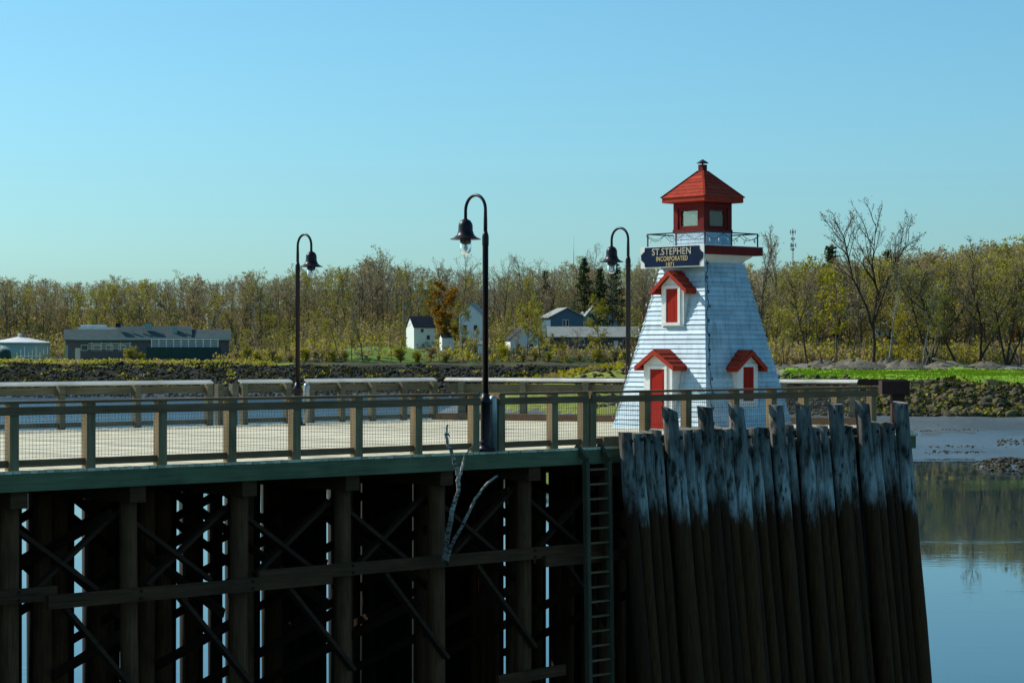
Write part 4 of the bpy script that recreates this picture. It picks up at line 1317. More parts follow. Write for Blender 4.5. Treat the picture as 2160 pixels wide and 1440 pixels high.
# --- shared kinds
P_bare = [proto(40 + i, h, B, M['leaf_brown'], cs=c, spread=s, leafp=.12, ang=a) for i, (h, c, s, a) in enumerate([(15, .35, .28, (20, 45)), (16, .3, .32, (24, 52)), (14, .4, .24, (16, 38))])]
P_olive = [proto(50 + i, h, B, M['leaf_olive'], cs=c, spread=s, leafp=.75, leafn=4, ls=.3) for i, (h, c, s) in enumerate([(14, .28, .3), (15, .26, .27), (12, .22, .36)])]
P_yellow = [proto(60 + i, h, B, M['leaf_yellow'], cs=.22, spread=s, leafp=.8, leafn=5, ls=.3) for i, (h, s) in enumerate([(12, .30), (11, .34)])]
P_brown = [proto(70 + i, h, B, M['leaf_brown'], cs=.28, spread=.32, leafp=.5) for i, h in enumerate([14, 13])]
P_orange = [proto(80, 11, B, M['leaf_orange'], cs=.15, spread=.36, leafp=.9, leafn=6, ls=.42, nb=(6, 7, 18))]
P_spruce = [spruce(90, 17), spruce(91, 14)]
P_bush = [proto(95 + i, 4.0, B, lf, stems=5, cs=.12, spread=.42, nb=(5, 5, 8), leafp=.6, leafn=3, ls=.3, ang=(30, 65), r0=.012) for i, lf in enumerate([M['leaf_olive'], M['leaf_yellow'], M['leaf_brown']])]

def scaled(pr, px, Y, top_py, label, name, group=None, H0=None, cat='tree', zoff=0):
    z = gz(px, Y); H = ZC + (HORIZON - top_py) * Y / F_PX - z - zoff
    zs = max(v.co.z for v in pr[1].vertices)
    return place(pr, px, Y, label, H / zs, None, name, cat, group, zoff)
# right bank second row
g_ = 'leafing trees crowded behind the crossing trunks on the right bank'
for i, (px, Y, top) in enumerate([(1632, 338, 585), (1685, 342, 560), (1725, 336, 590), (1758, 346, 565), (1812, 340, 570), (1838, 350, 560), (1885, 338, 560), (1912, 345, 548), (1930, 334, 566), (1985, 340, 545), (2000, 348, 540), (2035, 336, 552), (2050, 346, 535), (2092, 338, 530), (2105, 350, 515), (2140, 342, 520), (2165, 346, 512), (2200, 340, 530), (2240, 346, 520), (1700, 352, 555), (1875, 356, 545), (1960, 358, 538), (1772, 356, 552)]):
    pr = [P_olive[i % 3], P_brown[i % 2], P_bare[i % 3], P_olive[(i + 1) % 3]][(i * 7) % 4]
    scaled(pr, px, Y, top, 'olive-brown tree in the thick second row of the right bank woods', 'woodland_tree', g_)
scaled(P_spruce[1], 1752, 372, 516, 'dark spruce top showing left of the tallest tree', 'spruce_tree')
scaled(P_spruce[0], 1872, 380, 525, 'dark spruce top half hidden behind the tallest tree', 'spruce_tree')
scaled(P_yellow[0], 1700, 345, 535, 'yellow-topped tree close to the lattice mast', 'leafing_tree')
scaled(P_yellow[1], 1895, 330, 640, 'low yellow-green tree between the pale slim trunk and the crossing stems', 'leafing_tree')
scaled(P_orange[0], 2150, 352, 520, 'rusty orange tree crown at the right end of the woods', 'leafing_tree')

# --- left and middle
for (px, Y, top, lb) in [(808, 520, 522, 'tall bare tree on the skyline left of the orange tree'), (850, 525, 545, 'bare tree with upright limbs next to the tall skyline tree'),
                         (925, 515, 540, 'wide bare tree crown directly behind the orange tree'), (975, 520, 530, 'tallest bare crown left of the nearest lamp pole'),
                         (1062, 515, 535, 'bare broom-shaped tree right of the nearest lamp pole'), (1105, 520, 530, 'tall forked bare tree midway between the nearest lamp and the spruces'),
                         (1142, 528, 540, 'thin bare tree left of the thin radio mast'), (1170, 530, 560, 'small bare tree just below the thin radio mast'), (1243, 540, 512, 'bare crown sticking up behind the dark spruces'), (1360, 500, 560, 'bare tree behind the sign side of the lighthouse')]:
    scaled(P_bare[(px // 7) % 3], px, Y, top, lb, 'bare_tree')
scaled(P_spruce[0], 1232, 505, 540, 'tallest dark spruce left of the lamp by the lighthouse', 'spruce_tree')
scaled(P_spruce[1], 1266, 500, 565, 'shorter dark spruce left of the lamp shade by the lighthouse', 'spruce_tree')
scaled(P_spruce[0], 1297, 508, 545, 'dark spruce directly behind the lamp shade by the lighthouse', 'spruce_tree')
scaled(P_spruce[1], 1150, 530, 570, 'small dark conifer among bare trees above the blue house', 'spruce_tree')
scaled(P_orange[0], 945, 468, 588, 'round orange-brown tree beside the white house', 'leafing_tree')
scaled(P_yellow[0], 975, 464, 632, 'yellow-green tree at the foot of the orange tree', 'leafing_tree')
scaled(P_yellow[1], 1112, 458, 615, 'yellow-green tree in front of the pale gable right of the nearest lamp', 'leafing_tree')
scaled(P_yellow[0], 1265, 452, 618, 'bright yellow-green tree in front of the grey-roofed house', 'leafing_tree')
scaled(P_bare[0], 765, 450, 625, 'dark bare tree standing on the bright lawn left of the white house', 'bare_tree')
scaled(P_olive[0], 1140, 452, 650, 'thin olive tree in front of the blue house', 'leafing_tree')
g_ = 'small trees along the left bank edge'
for i, (px, Y, top) in enumerate([(520, 450, 690), (555, 452, 672), (585, 455, 660), (605, 450, 690), (640, 452, 680), (662, 456, 650), (690, 450, 668), (715, 455, 640), (742, 452, 668), (800, 454, 700), (825, 452, 690), (850, 453, 675), (1060, 452, 660), (1090, 454, 690), (1160, 452, 700), (1190, 450, 705), (1215, 451, 690), (1330, 455, 640), (1000, 452, 690)]):
    scaled([P_olive[i % 3], P_brown[i % 2], P_olive[(i + 1) % 3]][i % 3], px, Y, top, 'small leafing tree along the far bank between the long shed and the lighthouse', 'small_tree', g_)
g_ = 'bushes along the far bank edge'
for i, (px, Y, top) in enumerate([(280, 447, 725), (300, 448, 735), (500, 447, 735), (520, 448, 728), (548, 447, 738), (575, 448, 730), (610, 447, 738), (640, 448, 726), (668, 447, 735), (700, 448, 728), (730, 447, 740), (800, 448, 738), (840, 448, 728), (880, 447, 735), (905, 448, 728), (935, 447, 738), (985, 448, 735), (1010, 447, 742), (1040, 448, 738), (1070, 447, 728), (1100, 448, 735), (1130, 447, 728), (1160, 448, 738), (1190, 447, 732), (1225, 448, 738), (1260, 447, 730), (1295, 448, 738), (1325, 447, 728)]):
    scaled(P_bush[i % 3], px + rng.uniform(-9, 9), Y + rng.uniform(0, 3), top + rng.uniform(-4, 10), 'low bush at the top of the far riverbank', 'bush', g_, cat='bush')
g_ = 'woodland edge trees on the left skyline'
sky_tab = [(-60, 590), (0, 585), (60, 588), (130, 605), (200, 600), (245, 590), (290, 590), (350, 588), (430, 590), (490, 585), (560, 580), (600, 578), (680, 568), (760, 552), (830, 560), (900, 570), (1000, 570), (1100, 575), (1200, 565), (1300, 555), (1400, 560)]
for i in range(74):
    px = -60 + i * 19.6 + rng.uniform(-8, 8)
    Y = rng.uniform(498, 545)
    top = lerp_tab(sky_tab, px) + rng.uniform(-2, 30)
    pr = [P_olive[i % 3], P_bare[i % 3], P_brown[i % 2], P_bare[(i + 1) % 3], P_olive[(i + 2) % 3]][rng.randrange(5)]
    scaled(pr, px, Y, top, 'grey-brown or olive tree in the wooded hillside behind the far bank', 'woodland_tree', g_)

# far-off woods that read as one mass
class Low(TreeGen): pass
low = []
for i in range(10):
    g = TreeGen(200 + i); r = g.r; H = 1
    prm = dict(round=True, n={0: 6, 1: 4, 2: 16}, ang=(22, 60), up=.08, leaf=4, leafp=(.22, .65, .4, .06)[i % 4], ls=.30, tw=.12, ratio=.55)
    P = g.path(Vector((0, 0, -.5)), Vector((r.gauss(0, .03), 0, 1)), 13, 6, .04, .03)
    g.T.tube(P, [.13 * (1 - .13 * k) for k in range(7)], 4, False)
    g.branchset(P, .14, (4.4, 5.2, 3.8)[i % 3], 2, prm, .08)
    quads = g.tv + g.lv
    TV = np.array(g.T.v); TF = np.array([f if len(f) == 4 else (*f, f[-1]) for f in g.T.f])
    V = np.concatenate([TV, np.array([tuple(p) for q in quads for p in q])])
    F = np.concatenate([TF, np.arange(len(quads) * 4).reshape(-1, 4) + len(TV)])
    mi = np.array([0] * len(TF) + [1] * len(g.tv) + [2 + (i % 3 == 2) * 1 + (i % 5 == 4) * 1] * len(g.lv))
    low.append((V, F, np.minimum(mi, 4)))
def woods(name, spots, seed):
    r = np.random.default_rng(seed); Vs, Fs, Ms = [], [], []; off = 0
    for (x, y, z, h) in spots:
        V, F, mi = low[r.integers(len(low))]
        a = r.uniform(0, 6.28); s = h / 13.5
        c, s2 = math.cos(a) * s, math.sin(a) * s
        W = np.stack([V[:, 0] * c - V[:, 1] * s2 + x, V[:, 0] * s2 + V[:, 1] * c + y, V[:, 2] * s + z], 1)
        Vs.append(W); Fs.append(F + off); Ms.append(mi); off += len(V)
    return np_mesh(name, np.concatenate(Vs), np.concatenate(Fs), [M['bark'], M['twig'], M['leaf_olive'], M['leaf_brown'], M['leaf_yellow']], np.concatenate(Ms), 'stuff', k=4)
sp_ = []
for _ in range(520):
    u = r2.uniform(.085, .32); Y = r2.uniform(350, 470); px = 1080 + u * F_PX
    top = lerp_tab([(1500, 560), (1640, 575), (1750, 560), (1900, 545), (2000, 540), (2100, 520), (2160, 520), (2600, 520)], px) + r2.uniform(0, 40)
    h = ZC + (HORIZON - top) * Y / F_PX - terrain(u, Y)
    sp_.append((u * Y, Y, terrain(u, Y), h))
woods('woods', sp_, 1)
sp_ = []
for _ in range(900):
    u = r2.uniform(-.32, .10); Y = r2.uniform(512, 650); px = 1080 + u * F_PX
    top = lerp_tab(sky_tab, px) + r2.uniform(0, 60) + 9 * math.sin(px * .045) + 6 * math.sin(px * .13 + 2)
    h = max(7, ZC + (HORIZON - top) * Y / F_PX - terrain(u, Y))
    sp_.append((u * Y, Y, terrain(u, Y), h))
woods('woods', sp_, 2)
# undergrowth: brush and young stems under the woods
def brush(name, n, ur, Yr, h, seed, mats, avoid=None):
    r = random.Random(seed); q, mi = [], []
    for _ in range(n):
        u = r.uniform(*ur); Y = r.uniform(*Yr); x = u * Y; z = terrain(u, Y)
        if avoid and avoid(1080 + u * F_PX, Y): continue
        hh = h * r.uniform(.4, 1.2); k = r.choice((0, 1, 1, 2))
        for _ in range(5):
            b = Vector((x + r.gauss(0, .5), Y + r.gauss(0, .5), z - .1)); t = b + Vector((r.gauss(0, .35), r.gauss(0, .35), hh * r.uniform(.5, 1.1)))
            s = Vector((r.uniform(-1, 1), r.uniform(-1, 1), 0)) * .045
            q.append((b - s, b + s, t + s * .3, t - s * .3)); mi.append(0)
            for _ in range(4):
                c = b.lerp(t, r.uniform(.3, 1)) + Vector((r.gauss(0, .3), r.gauss(0, .3), r.gauss(0, .2)))
                a = Vector((r.gauss(0, 1), r.gauss(0, 1), r.gauss(0, 1))).normalized() * r.uniform(.12, .3); d = a.orthogonal() * .8
                q.append((c - a, c + d, c + a, c - d)); mi.append(1 + k)
    V = np.array([tuple(p) for f_ in q for p in f_])
    return np_mesh(name, V, np.arange(len(q) * 4).reshape(-1, 4), [M['twig']] + mats, mi, 'stuff', k=4)
ML = [M['leaf_olive'], M['leaf_brown'], M['leaf_yellow']]
brush('undergrowth', 3600, (.105, .32), (326, 400), 3.4, 1, ML)
lawnfree = lambda px, Y: (725 < px < 900 and Y < 480 and r2.random() < .85) or (900 <= px < 1350 and r2.random() < .45)
brush('undergrowth', 1500, (-.135, .09), (446, 500), 2.2, 2, ML, lawnfree)
brush('undergrowth', 3200, (-.3, .09), (492, 560), 5.0, 3, [M['leaf_brown'], M['leaf_olive'], M['leaf_brown']])
brush('undergrowth', 500, (-.3, -.11), (440, 449), .7, 4, [M['leaf_olive'], M['leaf_olive'], M['leaf_brown']])
brush('undergrowth', 120, (-.01, .07), (238, 262), .18, 5, [M['leaf_yellow'], M['leaf_yellow'], M['leaf_brown']])
brush('undergrowth', 420, (-.28, .02), (424, 441), .4, 6, [M['leaf_moss'], M['leaf_moss'], M['leaf_olive']])
brush('undergrowth', 420, (.155, .29), (225, 240), .45, 7, [M['leaf_moss'], M['leaf_moss'], M['leaf_olive']])
# grass blades on the bright lawn strip
q = []
for _ in range(9000):
    u = r2.uniform(.125, .29); Y = r2.uniform(239, 285); z = terrain(u, Y)
    b = Vector((u * Y, Y, z - .02)); s = Vector((r2.uniform(.05, .12), 0, 0)); t = b + Vector((r2.gauss(0, .1), 0, r2.uniform(.08, .25)))
    q.append((b - s, b + s, t + s * .2, t - s * .2))
M['blade'] = leaf_mat('grass_blades', (.14, .27, .012), (.32, .48, .028), .4)
np_mesh('grass', np.array([tuple(p) for f_ in q for p in f_]), np.arange(len(q) * 4).reshape(-1, 4), M['blade'], None, 'stuff', k=4)

# gravel heaps and a fallen pale log behind the lawn
M['gravel'] = ground_mat('heaped_gravel', [(.3, (.085, .07, .045)), (.7, (.26, .22, .155))], 2.2, .95, .8, .15)
def heap(px, Y, w, h, label, seed):
    w *= 1.2; h *= .82
    r = random.Random(seed); m = MB(); m.sm = True
    n, k_ = 28, 9; x0, z0 = Xr(px, Y), gz(px, Y)
    for j in range(k_ + 1):
        rr = 1 - j / k_
        for i in range(n):
            a = 2 * math.pi * i / n
            e = 1 + .13 * math.sin(2 * a + seed) + .08 * math.sin(5 * a + seed * 2)
            z = h * (1 - rr ** 1.7) * (1 + .22 * math.sin(2 * a + seed * 1.7) * rr + .14 * math.sin(5 * a + j * .8 + seed)) - .15
            m.v.append((w / 2 * rr * e * math.cos(a) + r.uniform(-.08, .08), w * .34 * rr * e * math.sin(a), z + r.uniform(-.10, .10)))
    for j in range(k_):
        for i in range(n):
            a, b = j * n + i, j * n + (i + 1) % n; m.face((a, b, b + n, a + n))
    m.face(tuple(k_ * n + i for i in range(n)))
    o = m.build('gravel_heap', M['gravel'], None, (x0, Y, z0)); tag(o, label, 'heap', 'heaps of gravel and earth behind the lawn')
heap(1735, 305, 4.6, 1.3, 'low grey heap right behind the leaning slender trunk', 1)
heap(1805, 304, 8.2, 1.9, 'widest brown gravel heap just left of the tallest tree', 2)
heap(1765, 300, 4.5, 1.0, 'small pale heap in front of the yellow-leaved tree', 3)
heap(1905, 303, 6.4, 1.7, 'pale gravel heap right of the tallest tree', 4)
heap(1870, 309, 4.0, 1.7, 'dark narrow heap between two lighter heaps', 5)
heap(1995, 306, 7.5, 1.3, 'dark earth heap at the foot of the crossing trunks', 6)
heap(2078, 306, 5.5, 1.2, 'dark earth heap beside the V-shaped tree', 7)
heap(1650, 300, 4.5, .9, 'dark low heap of stones by the lighthouse wall', 8)
sp_ = []
for _ in range(420):
    px = r2.uniform(1640, 2200); Y = r2.gauss(296, 3); u = (px - 1080) / F_PX
    sp_.append((u * Y, Y, terrain(u, Y), r2.uniform(.10, .4)))
rocks('rubble', sp_, M['rock'], 8)
def log(a, b, r, label, Y=300):
    m = MB(); A = Vector((Xr(a[0], Y), Y, ZC - (a[1] - HORIZON) / F_PX * Y)); Bq = Vector((Xr(b[0], Y), Y + 1.0, ZC - (b[1] - HORIZON) / F_PX * Y))
    m.tube([A, A.lerp(Bq, .5) + Vector((0, 0, -.05)), Bq], [r, r * .9, r * .6], 8); return tag(m.build('fallen_log', M['bark_pale']), label, 'log', 'pale logs lying behind the lawn')
log((1968, 756), (2016, 769), .14, 'pale fallen log slanting down beside the dark leaning tree')
log((2030, 772), (2060, 773), .12, 'pale log lying flat left of the V-shaped tree')
log((1985, 770), (2012, 773), .1, 'short pale log below the slanting log')

# ------------------------------------------------------------------ buildings on the far bank
M['wall_white'] = noisy('white_house_siding', (.74, .75, .70), (.86, .86, .80), .8, .7, (1, 1, 6), .2, .02)
M['wall_green'] = noisy('grey_green_siding', (.30, .38, .32), (.40, .47, .40), .8, .7, (1, 1, 6), .2, .02)
M['wall_blue'] = noisy('slate_blue_siding', (.05, .11, .15), (.08, .15, .20), .8, .7, (1, 1, 6), .2, .02)
M['wall_dark'] = noisy('dark_board_wall', (.08, .075, .075), (.15, .14, .135), .8, .8, (6, 1, 1), .2, .02)
M['wall_cream'] = noisy('cream_gable_boards', (.50, .46, .35), (.62, .58, .45), .8, .7, (6, 1, 1), .2, .02)
M['roof_slate'] = noisy('dark_slate_green_roof', (.055, .08, .08), (.085, .115, .11), .8, .9, (1, 1, 1), .3, .02, spec=.1)
M['roof_black'] = noisy('near_black_roof', (.012, .016, .024), (.03, .035, .045), .8, .8, (1, 1, 1), .3, .02)
M['roof_grey'] = noisy('pale_grey_roof', (.24, .25, .22), (.34, .35, .31), .8, .8, (1, 1, 1), .3, .02)
M['roof_white'] = noisy('white_membrane_roof', (.62, .62, .58), (.78, .77, .72), .8, .6, (1, 1, 1), .1, .02)
M['fence_green'] = noisy('dark_green_fence', (.008, .035, .035), (.014, .055, .05), .8, .7, (5, 1, 1), .2, .02)
M['window_dark'] = noisy('dark_window_glass', (.02, .025, .03), (.04, .045, .05), 2, .12, bump_s=0, spec=.6)
M['tank_green'] = noisy('pale_green_metal_wall', (.20, .32, .29), (.26, .38, .34), .8, .5, (4, 4, 1), .1, .02)
M['steel'] = noisy('grey_steel', (.25, .26, .26), (.36, .37, .36), 3, .5, metallic=.4, bump_s=.05, bump_d=.004)
M['pole_wood'] = noisy('grey_pole_timber', (.14, .13, .11), (.24, .22, .19), 1, .9, (6, 6, 1), .2, .01)

def house(name, label, px0, px1, Y, base_py, eave_py, ridge_py, depth, wall, roof, yaw=0.0, ridge='x', wins=(), chim=None, over=.35, cat='house', door=None, zdown=1.5):
    """gabled house; ridge 'x' = ridge across the view, 'y' = gable towards the river"""
    w = (px1 - px0) / F_PX * Y; k = Y / F_PX
    zb = ZC + (HORIZON - base_py) * k; he = (base_py - eave_py) * k; hr = (base_py - ridge_py) * k
    t = empty(name, (Xr((px0 + px1) / 2, Y), Y, zb), yaw, label, cat)
    x, y = w / 2, depth
    m = MB()
    if ridge == 'x':
        m.add([(-x, 0, -zdown), (x, 0, -zdown), (x, 0, he), (-x, 0, he), (-x, y, -zdown), (x, y, -zdown), (x, y, he), (-x, y, he), (-x, y / 2, hr), (x, y / 2, hr)],
              [(0, 1, 2, 3), (5, 4, 7, 6), (1, 5, 6, 9, 2), (4, 0, 3, 8, 7)])
        rp = [((-x - over, -over, he - over * (hr - he) / (y / 2)), (x + over, -over, he - over * (hr - he) / (y / 2)), (x + over, y / 2, hr), (-x - over, y / 2, hr)),
              ((x + over, y + over, he - over * (hr - he) / (y / 2)), (-x - over, y + over, he - over * (hr - he) / (y / 2)), (-x - over, y / 2, hr), (x + over, y / 2, hr))]
    else:
        m.add([(-x, 0, -zdown), (x, 0, -zdown), (x, 0, he), (0, 0, hr), (-x, 0, he), (-x, y, -zdown), (x, y, -zdown), (x, y, he), (0, y, hr), (-x, y, he)],
              [(0, 1, 2, 3, 4), (6, 5, 9, 8, 7), (1, 6, 7, 2), (5, 0, 4, 9)])
        dz = over * (hr - he) / x
        rp = [((-x - over, y + over, he - dz), (-x - over, -over, he - dz), (0, -over, hr), (0, y + over, hr)),
              ((x + over, -over, he - dz), (x + over, y + over, he - dz), (0, y + over, hr), (0, -over, hr))]
    m.build('wall', wall, t)
    m = MB()
    for q in rp:
        lo = [Vector(p) + Vector((0, 0, .03)) for p in q]; hi = [p + Vector((0, 0, .16)) for p in lo]
        m.add(lo + hi, [(3, 2, 1, 0), (4, 5, 6, 7), (0, 1, 5, 4), (1, 2, 6, 5), (2, 3, 7, 6), (3, 0, 4, 7)])
    ro = m.build('roof', roof, t)
    for (cx, cz, ww, hh) in wins:                        # windows on the front wall, cx from the middle
        m = MB(); m.box((cx, -.02, cz), (ww + .2, .05, hh + .2)); f = m.build('window', M['trim'], t)
        m = MB(); m.box((cx, -.055, cz), (ww, .03, hh)); m.build('pane', M['window_dark'], f)
    if door:
        m = MB(); m.box((door[0], -.03, 1.0), (.95, .06, 2.0)); m.build('door', door[1], t)
    if chim:
        m = MB(); m.box((chim[0], depth / 2, hr + .3), (.6, .6, 1.5)); m.build('chimney', M['rock'], ro)
    return t

# long low shed with dark green fence and slat railings at the left
k = 462 / F_PX
shed = house('long_shed', 'long low building with dark slate-green roof and cream left gable', 142, 482, 462, 762, 716, 696, 9.0, M['wall_dark'], M['roof_slate'], math.radians(9), 'x', over=.5, cat='building',
             wins=[(-13.2 + 2.6 * i, 2.9, 1.3, 1.0) for i in range(4)])
X0 = Xr(312, 462)
def shed_part(name, px0, px1, y0, y1, d0, d1, mat, sub=None):
    m = MB(); zb = shed.location.z
    m.box(((Xr(px0, 462) + Xr(px1, 462)) / 2 - X0, (d0 + d1) / 2, ZC + (HORIZON - (y0 + y1) / 2) * k - zb), ((px1 - px0) * k, d1 - d0, abs(y1 - y0) * k))
    return m.build(name, mat, sub or shed)
m = MB(); zb = shed.location.z; x = -(340 / 2) * k
m.add([(x - .03, .1, .05), (x - .03, 8.9, .05), (x - .03, 8.9, 4.5), (x - .03, 4.5, 6.5), (x - .03, .1, 4.5), (x - .1, .1, .05), (x - .1, 8.9, .05), (x - .1, 8.9, 4.5), (x - .1, 4.5, 6.5), (x - .1, .1, 4.5)], [(0, 1, 2, 3, 4), (9, 8, 7, 6, 5), (0, 4, 9, 5), (1, 6, 7, 2)])
m.build('gable_wall', M['wall_cream'], shed)
m = MB(); zz = lambda y: ZC + (HORIZON - y) * k - zb
xa, xb = Xr(248, 462) - X0, Xr(404, 462) - X0
m.add([(xa, -.6, zz(714)), (xb, -.6, zz(714)), (xb, 4.6, zz(687)), (xa, 4.6, zz(687)), (xa, 9.6, zz(714)), (xb, 9.6, zz(714))], [(0, 1, 2, 3), (3, 2, 5, 4), (0, 3, 4), (1, 5, 2)])
m.build('raised_roof', M['roof_slate'], shed)
shed_part('fascia', 160, 484, 712, 717, -.75, -.62, M['wall_green'])
for a, b, y0, y1 in ((305, 320, 682, 694), (363, 373, 689, 706), (244, 255, 682, 690)):
    shed_part('roof_vent', a, b, y0, y1, 1.6, 2.8, M['tank_green'] if a != 244 else M['roof_black'])
for px in (280, 300, 388): shed_part('vent_pipe', px, px + 3, 692, 704, 1.2, 1.6, M['steel'])
fn = empty('board_fence', (Xr(388, 456), 456, gz(388, 456) - .3), 0, 'dark green solid fence in front of the right half of the long shed', 'fence')
kk = 456 / F_PX; wf = 155 * kk
m = MB(); m.box((0, 0, 1.75), (wf, .12, 3.1)); m.build('fence_panel', M['fence_green'], fn)
for i in range(7):
    m = MB(); m.box((-wf / 2 + i * wf / 6, -.09, 1.7), (.16, .05, 3.3)); m.build('post', M['fence_green'], fn)
sr = empty('slat_railing', (Xr(388, 457.2), 457.2, gz(388, 456) + 2.9), 0, 'white horizontal slat railing on the porch above the dark green fence', 'railing')
for i in range(10):
    m = MB(); m.box((-6.8 + i * 1.55, 0, .95), (.14, .14, 1.9)); m.build('post', M['wall_white'], sr)
for j in range(4):
    m = MB(); m.box((.2, -.1, .35 + j * .45), (14.0, .05, .16)); m.build('slat', M['wall_white'], sr)
sr2 = empty('slat_railing', (Xr(228, 457.2), 457.2, gz(228, 456) + 2.3), 0, 'short cream slat railing in front of the left half of the long shed', 'railing')
for i in range(5):
    m = MB(); m.box((-3.4 + i * 2.0, 0, .9), (.14, .14, 1.8)); m.build('post', M['wall_cream'], sr2)
for j in range(3):
    m = MB(); m.box((.4, -.1, .5 + j * .5), (9.0, .05, .18)); m.build('slat', M['wall_cream'], sr2)
m = MB(); m.box((0, 0, 1.3), (1.0, .5, 2.9)); tag(m.build('panel_cabinet', M['wall_cream'], None, (Xr(164, 455), 455, gz(164, 455))), 'pale upright cabinet standing before the left end of the long shed', 'cabinet')
m = MB(); m.box((0, 0, 1.6), (.45, .3, 3.6)); tag(m.build('gate_post', M['tank_green'], None, (Xr(141, 456), 456, gz(141, 456))), 'pale green post at the left corner of the long shed', 'post')

# round shed with a low white cone roof
rs = empty('round_tank', (Xr(42, 470), 470, gz(42, 470)), 0, 'round pale green tank with a low white conical roof at the left edge', 'tank')
zr_ = rs.location.z; zt_ = ZC + (HORIZON - 723) * 470 / F_PX - zr_
m = MB(); m.lathe([(6.3, -1), (6.3, zt_)], 40); m.build('tank_wall', M['tank_green'], rs)
m = MB(); m.lathe([(6.6, zt_ - .05), (6.6, zt_ + .12), (3.2, zt_ + .75), (.5, zt_ + 1.3)], 40, smooth=False); rr_ = m.build('roof', M['roof_white'], rs)
m = MB(); m.lathe([(.45, zt_ + 1.2), (.45, zt_ + 1.75), (.8, zt_ + 1.8), (.1, zt_ + 2.0)], 14); m.build('roof_vent', M['roof_white'], rr_)
m = MB(); m.lathe([(1.5, 0), (1.5, 2.2), (1.2, 2.7), (.3, 2.95)], 18); tag(m.build('dark_tank', M['fence_green'], None, (Xr(8, 457), 457, gz(8, 457) - .2)), 'dark green domed tank standing before the round pale tank', 'tank')
bx = empty('pallet_crates', (Xr(38, 455), 455, gz(38, 455)), 0, 'low cream slatted crate on the grass before the round tank', 'crate')
for i in range(3):
    m = MB(); m.box((0, 0, .35 + .42 * i), (1.9, .9, .2)); m.build('slat', M['wall_cream'], bx)
for i in (-.8, .8):
    m = MB(); m.box((i, .3, .6), (.15, .15, 1.3)); m.build('post', M['wall_cream'], bx)
fr = empty('pipe_fence', (Xr(68, 456), 456, gz(68, 456)), 0, 'pale rail fence of thin uprights before the round tank', 'fence')
for i in range(9):
    m = MB(); m.box((-3.2 + .8 * i, 0, 1.0 + (i % 3) * .3), (.1, .1, 2.0 + (i % 3) * .6)); m.build('post', M['wall_white'], fr)
m = MB(); m.box((0, -.08, 1.2), (6.6, .05, .12)); m.box((0, -.08, .6), (6.6, .05, .12)); m.build('rail', M['wall_white'], fr)
m = MB(); m.box((0, 0, .8), (1.2, .7, 1.9)); tag(m.build('utility_box', M['roof_grey'], None, (Xr(95, 455), 455, gz(95, 455))), 'grey utility box at the right foot of the round tank', 'box')
m = MB(); m.box((0, 0, .5), (8, 5, .5)); m.box((-1, 0, 1.0), (5, 4, .6)); tag(m.build('white_flat_building', M['roof_white'], None, (Xr(207, 488), 488, ZC + (HORIZON - 697) * 488 / F_PX)), 'white flat roof just showing behind the left end of the long shed', 'building')

house('white_house', 'white house with a near-black roof at the edge of the bright lawn', 872, 918, 476, 728, 690, 668, 5.2, M['wall_white'], M['roof_black'], math.radians(22), 'x', wins=[(.9, 1.7, .7, .9), (-.5, 3.2, .6, .7)], over=.2)
house('garden_shed', 'small white shed between the white house and the nearest lamp pole', 932, 958, 466, 732, 711, 703, 2.2, M['wall_white'], M['roof_black'], math.radians(16), 'x', over=.2, cat='shed')
house('pale_house', 'pale two-storey house half hidden by the nearest lamp pole', 968, 1016, 482, 735, 662, 640, 6, M['wall_white'], M['roof_grey'], math.radians(-10), 'y', wins=[(-1.2, 4.6, .8, 1.1), (1.2, 4.6, .8, 1.1), (-1.2, 1.7, .9, 1.2)])
house('lean_to_shed', 'tiny white shed with a grey roof at the foot of the nearest lamp pole', 1008, 1024, 462, 746, 727, 720, 1.8, M['wall_white'], M['roof_grey'], 0, 'x', over=.15, cat='shed')
house('blue_house', 'slate blue house with a grey gable roof above the long low building', 1160, 1232, 492, 715, 668, 650, 8, M['wall_blue'], M['roof_grey'], math.radians(14), 'y', wins=[(-.7, 3.6, .45, 1.4), (.1, 3.6, .45, 1.4)], over=.5)
house('grey_house', 'tall pale grey-green house with a steep roof behind the yellow-green tree', 1222, 1304, 500, 720, 682, 632, 9, M['wall_green'], M['roof_grey'], math.radians(8), 'y', chim=(0, 0), wins=[(2.3, 4.2, .7, 1.1), (-1.5, 4.0, .7, 1.1)], over=.4)
house('long_low_building', 'long low building with pale grey roof behind the trees left of the lighthouse', 1160, 1345, 474, 738, 709, 690, 7, M['wall_dark'], M['roof_grey'], 0, 'x', wins=[(-6, 1.6, 1.1, 1.2), (-2.6, 1.6, 1.1, 1.2), (6.8, 1.5, .8, 1.5)], over=.6, cat='building', door=(4.8, M['wall_white']))
house('pale_barn', 'pale gabled barn behind bare saplings right of the nearest lamp pole', 1076, 1140, 470, 745, 715, 688, 7, M['wall_white'], M['roof_black'], math.radians(10), 'y', wins=[(-1.5, 1.5, .8, 1.0), (1.3, 1.5, .8, 1.0)], cat='barn')
house('hillside_house', 'white hillside house among trees above the right end of the long shed', 438, 466, 528, 690, 664, 648, 5, M['wall_white'], M['roof_grey'], math.radians(15), 'y', wins=[(-.7, 3.8, .5, .9), (.8, 3.8, .5, .9), (0, 1.3, .7, 1.0)])
house('flat_white_building', 'pale low building glimpsed through the right bank trees', 1852, 1912, 368, 745, 686, 682, 6, M['wall_white'], M['roof_grey'], 0, 'x', cat='building', wins=[(-1, 2.4, .8, 1.0), (1.2, 2.4, .8, 1.0)])

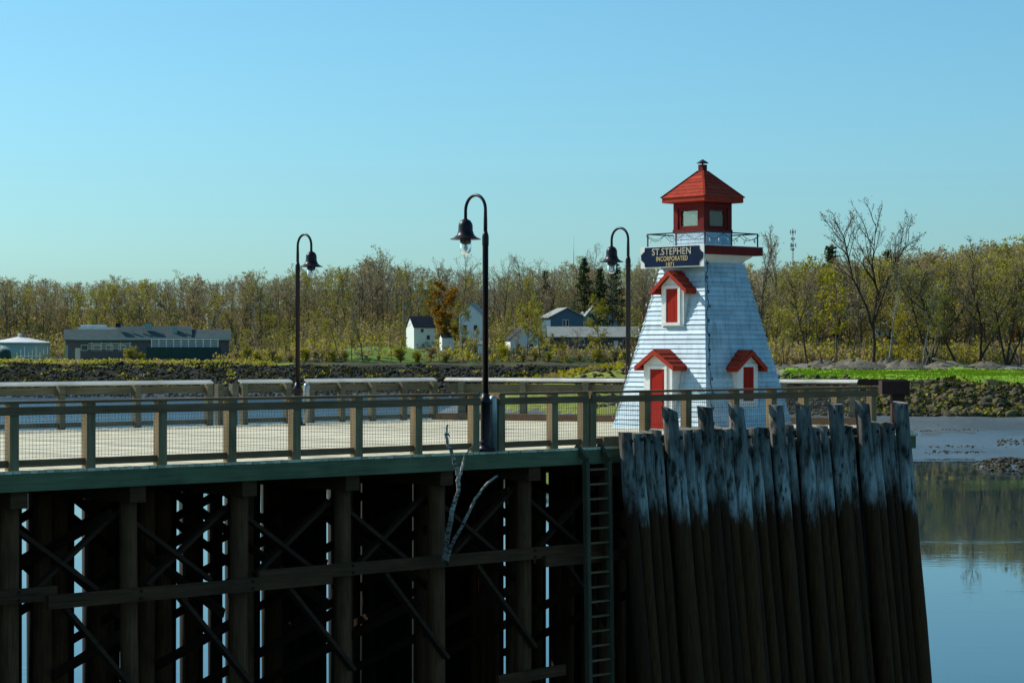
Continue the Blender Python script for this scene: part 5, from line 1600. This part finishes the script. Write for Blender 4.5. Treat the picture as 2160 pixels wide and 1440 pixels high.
# masts, road lamp, utility pole
ms = empty('lattice_mast', (Xr(1672, 640), 640, gz(1672, 640)), 0, 'grey lattice radio mast with aerial clusters above the right woods', 'mast')
zt_ = ZC + (HORIZON - 487) * 640 / F_PX - ms.location.z
m = MB()
for k3 in range(3):
    a = k3 * 2.094; m.tube([(.35 * math.cos(a), .35 * math.sin(a), -1), (.2 * math.cos(a), .2 * math.sin(a), zt_)], [.07, .06], 4)
z = 0
while z < zt_:
    for k3 in range(3):
        a, b = k3 * 2.094, (k3 + 1) * 2.094; m.tube([(.33 * math.cos(a), .33 * math.sin(a), z), (.33 * math.cos(b), .33 * math.sin(b), z + 1)], [.04, .04], 3)
    z += 1
m.build('mast', M['steel'], ms)
for dz, w in ((0.3, .8), (2.3, .55), (4.2, .9), (5.4, .5), (9.5, .7)):
    m = MB(); m.lathe([(w * .5, zt_ - dz - .2), (w * .6, zt_ - dz), (w * .5, zt_ - dz + .2)], 8)
    for k3 in range(3):
        a = k3 * 2.094 + dz; m.box((w * math.cos(a), w * math.sin(a), zt_ - dz), (.25, .25, 1.2 if w > .6 else .6))
    m.build('aerial', M['steel'], ms)
tm_ = empty('radio_mast', (Xr(1210, 650), 650, gz(1210, 650)), 0, 'hair-thin radio mast left of the dark spruces', 'mast')
zt_ = ZC + (HORIZON - 496) * 650 / F_PX - tm_.location.z
m = MB(); m.tube([(0, 0, -1), (0, 0, zt_)], [.16, .07], 5); m.build('mast', M['steel'], tm_)
rl_ = empty('road_lamp', (Xr(533, 486), 486, gz(533, 486)), 0, 'thin grey road lamp with a short arm right of the long shed', 'street lamp')
zt_ = ZC + (HORIZON - 650) * 486 / F_PX - rl_.location.z
m = MB(); m.tube([(.5, 0, -.5), (.5, 0, zt_ - .5), (.3, 0, zt_), (-.3, 0, zt_ + .6)], [.12, .09, .08, .06], 6); m.build('pole', M['steel'], rl_)
m = MB(); m.box((-.55, 0, zt_ + .8), (.7, .3, .18)); m.build('lamp_head', M['steel'], rl_)
up_ = empty('utility_pole', (Xr(851, 486), 486, gz(851, 486)), 0, 'grey timber utility pole left of the white house', 'utility pole')
zt_ = ZC + (HORIZON - 634) * 486 / F_PX - up_.location.z
m = MB(); m.tube([(0, 0, -.5), (0, 0, zt_)], [.18, .12], 8); m.build('pole', M['pole_wood'], up_)
m = MB(); m.box((0, -.15, zt_ - .7), (1.9, .1, .12)); m.build('crossarm', M['pole_wood'], up_)
m = MB(); m.lathe([(.22, zt_ - 2.2), (.22, zt_ - 1.3)], 10, (.35, 0, 0)); m.build('transformer', M['steel'], up_)
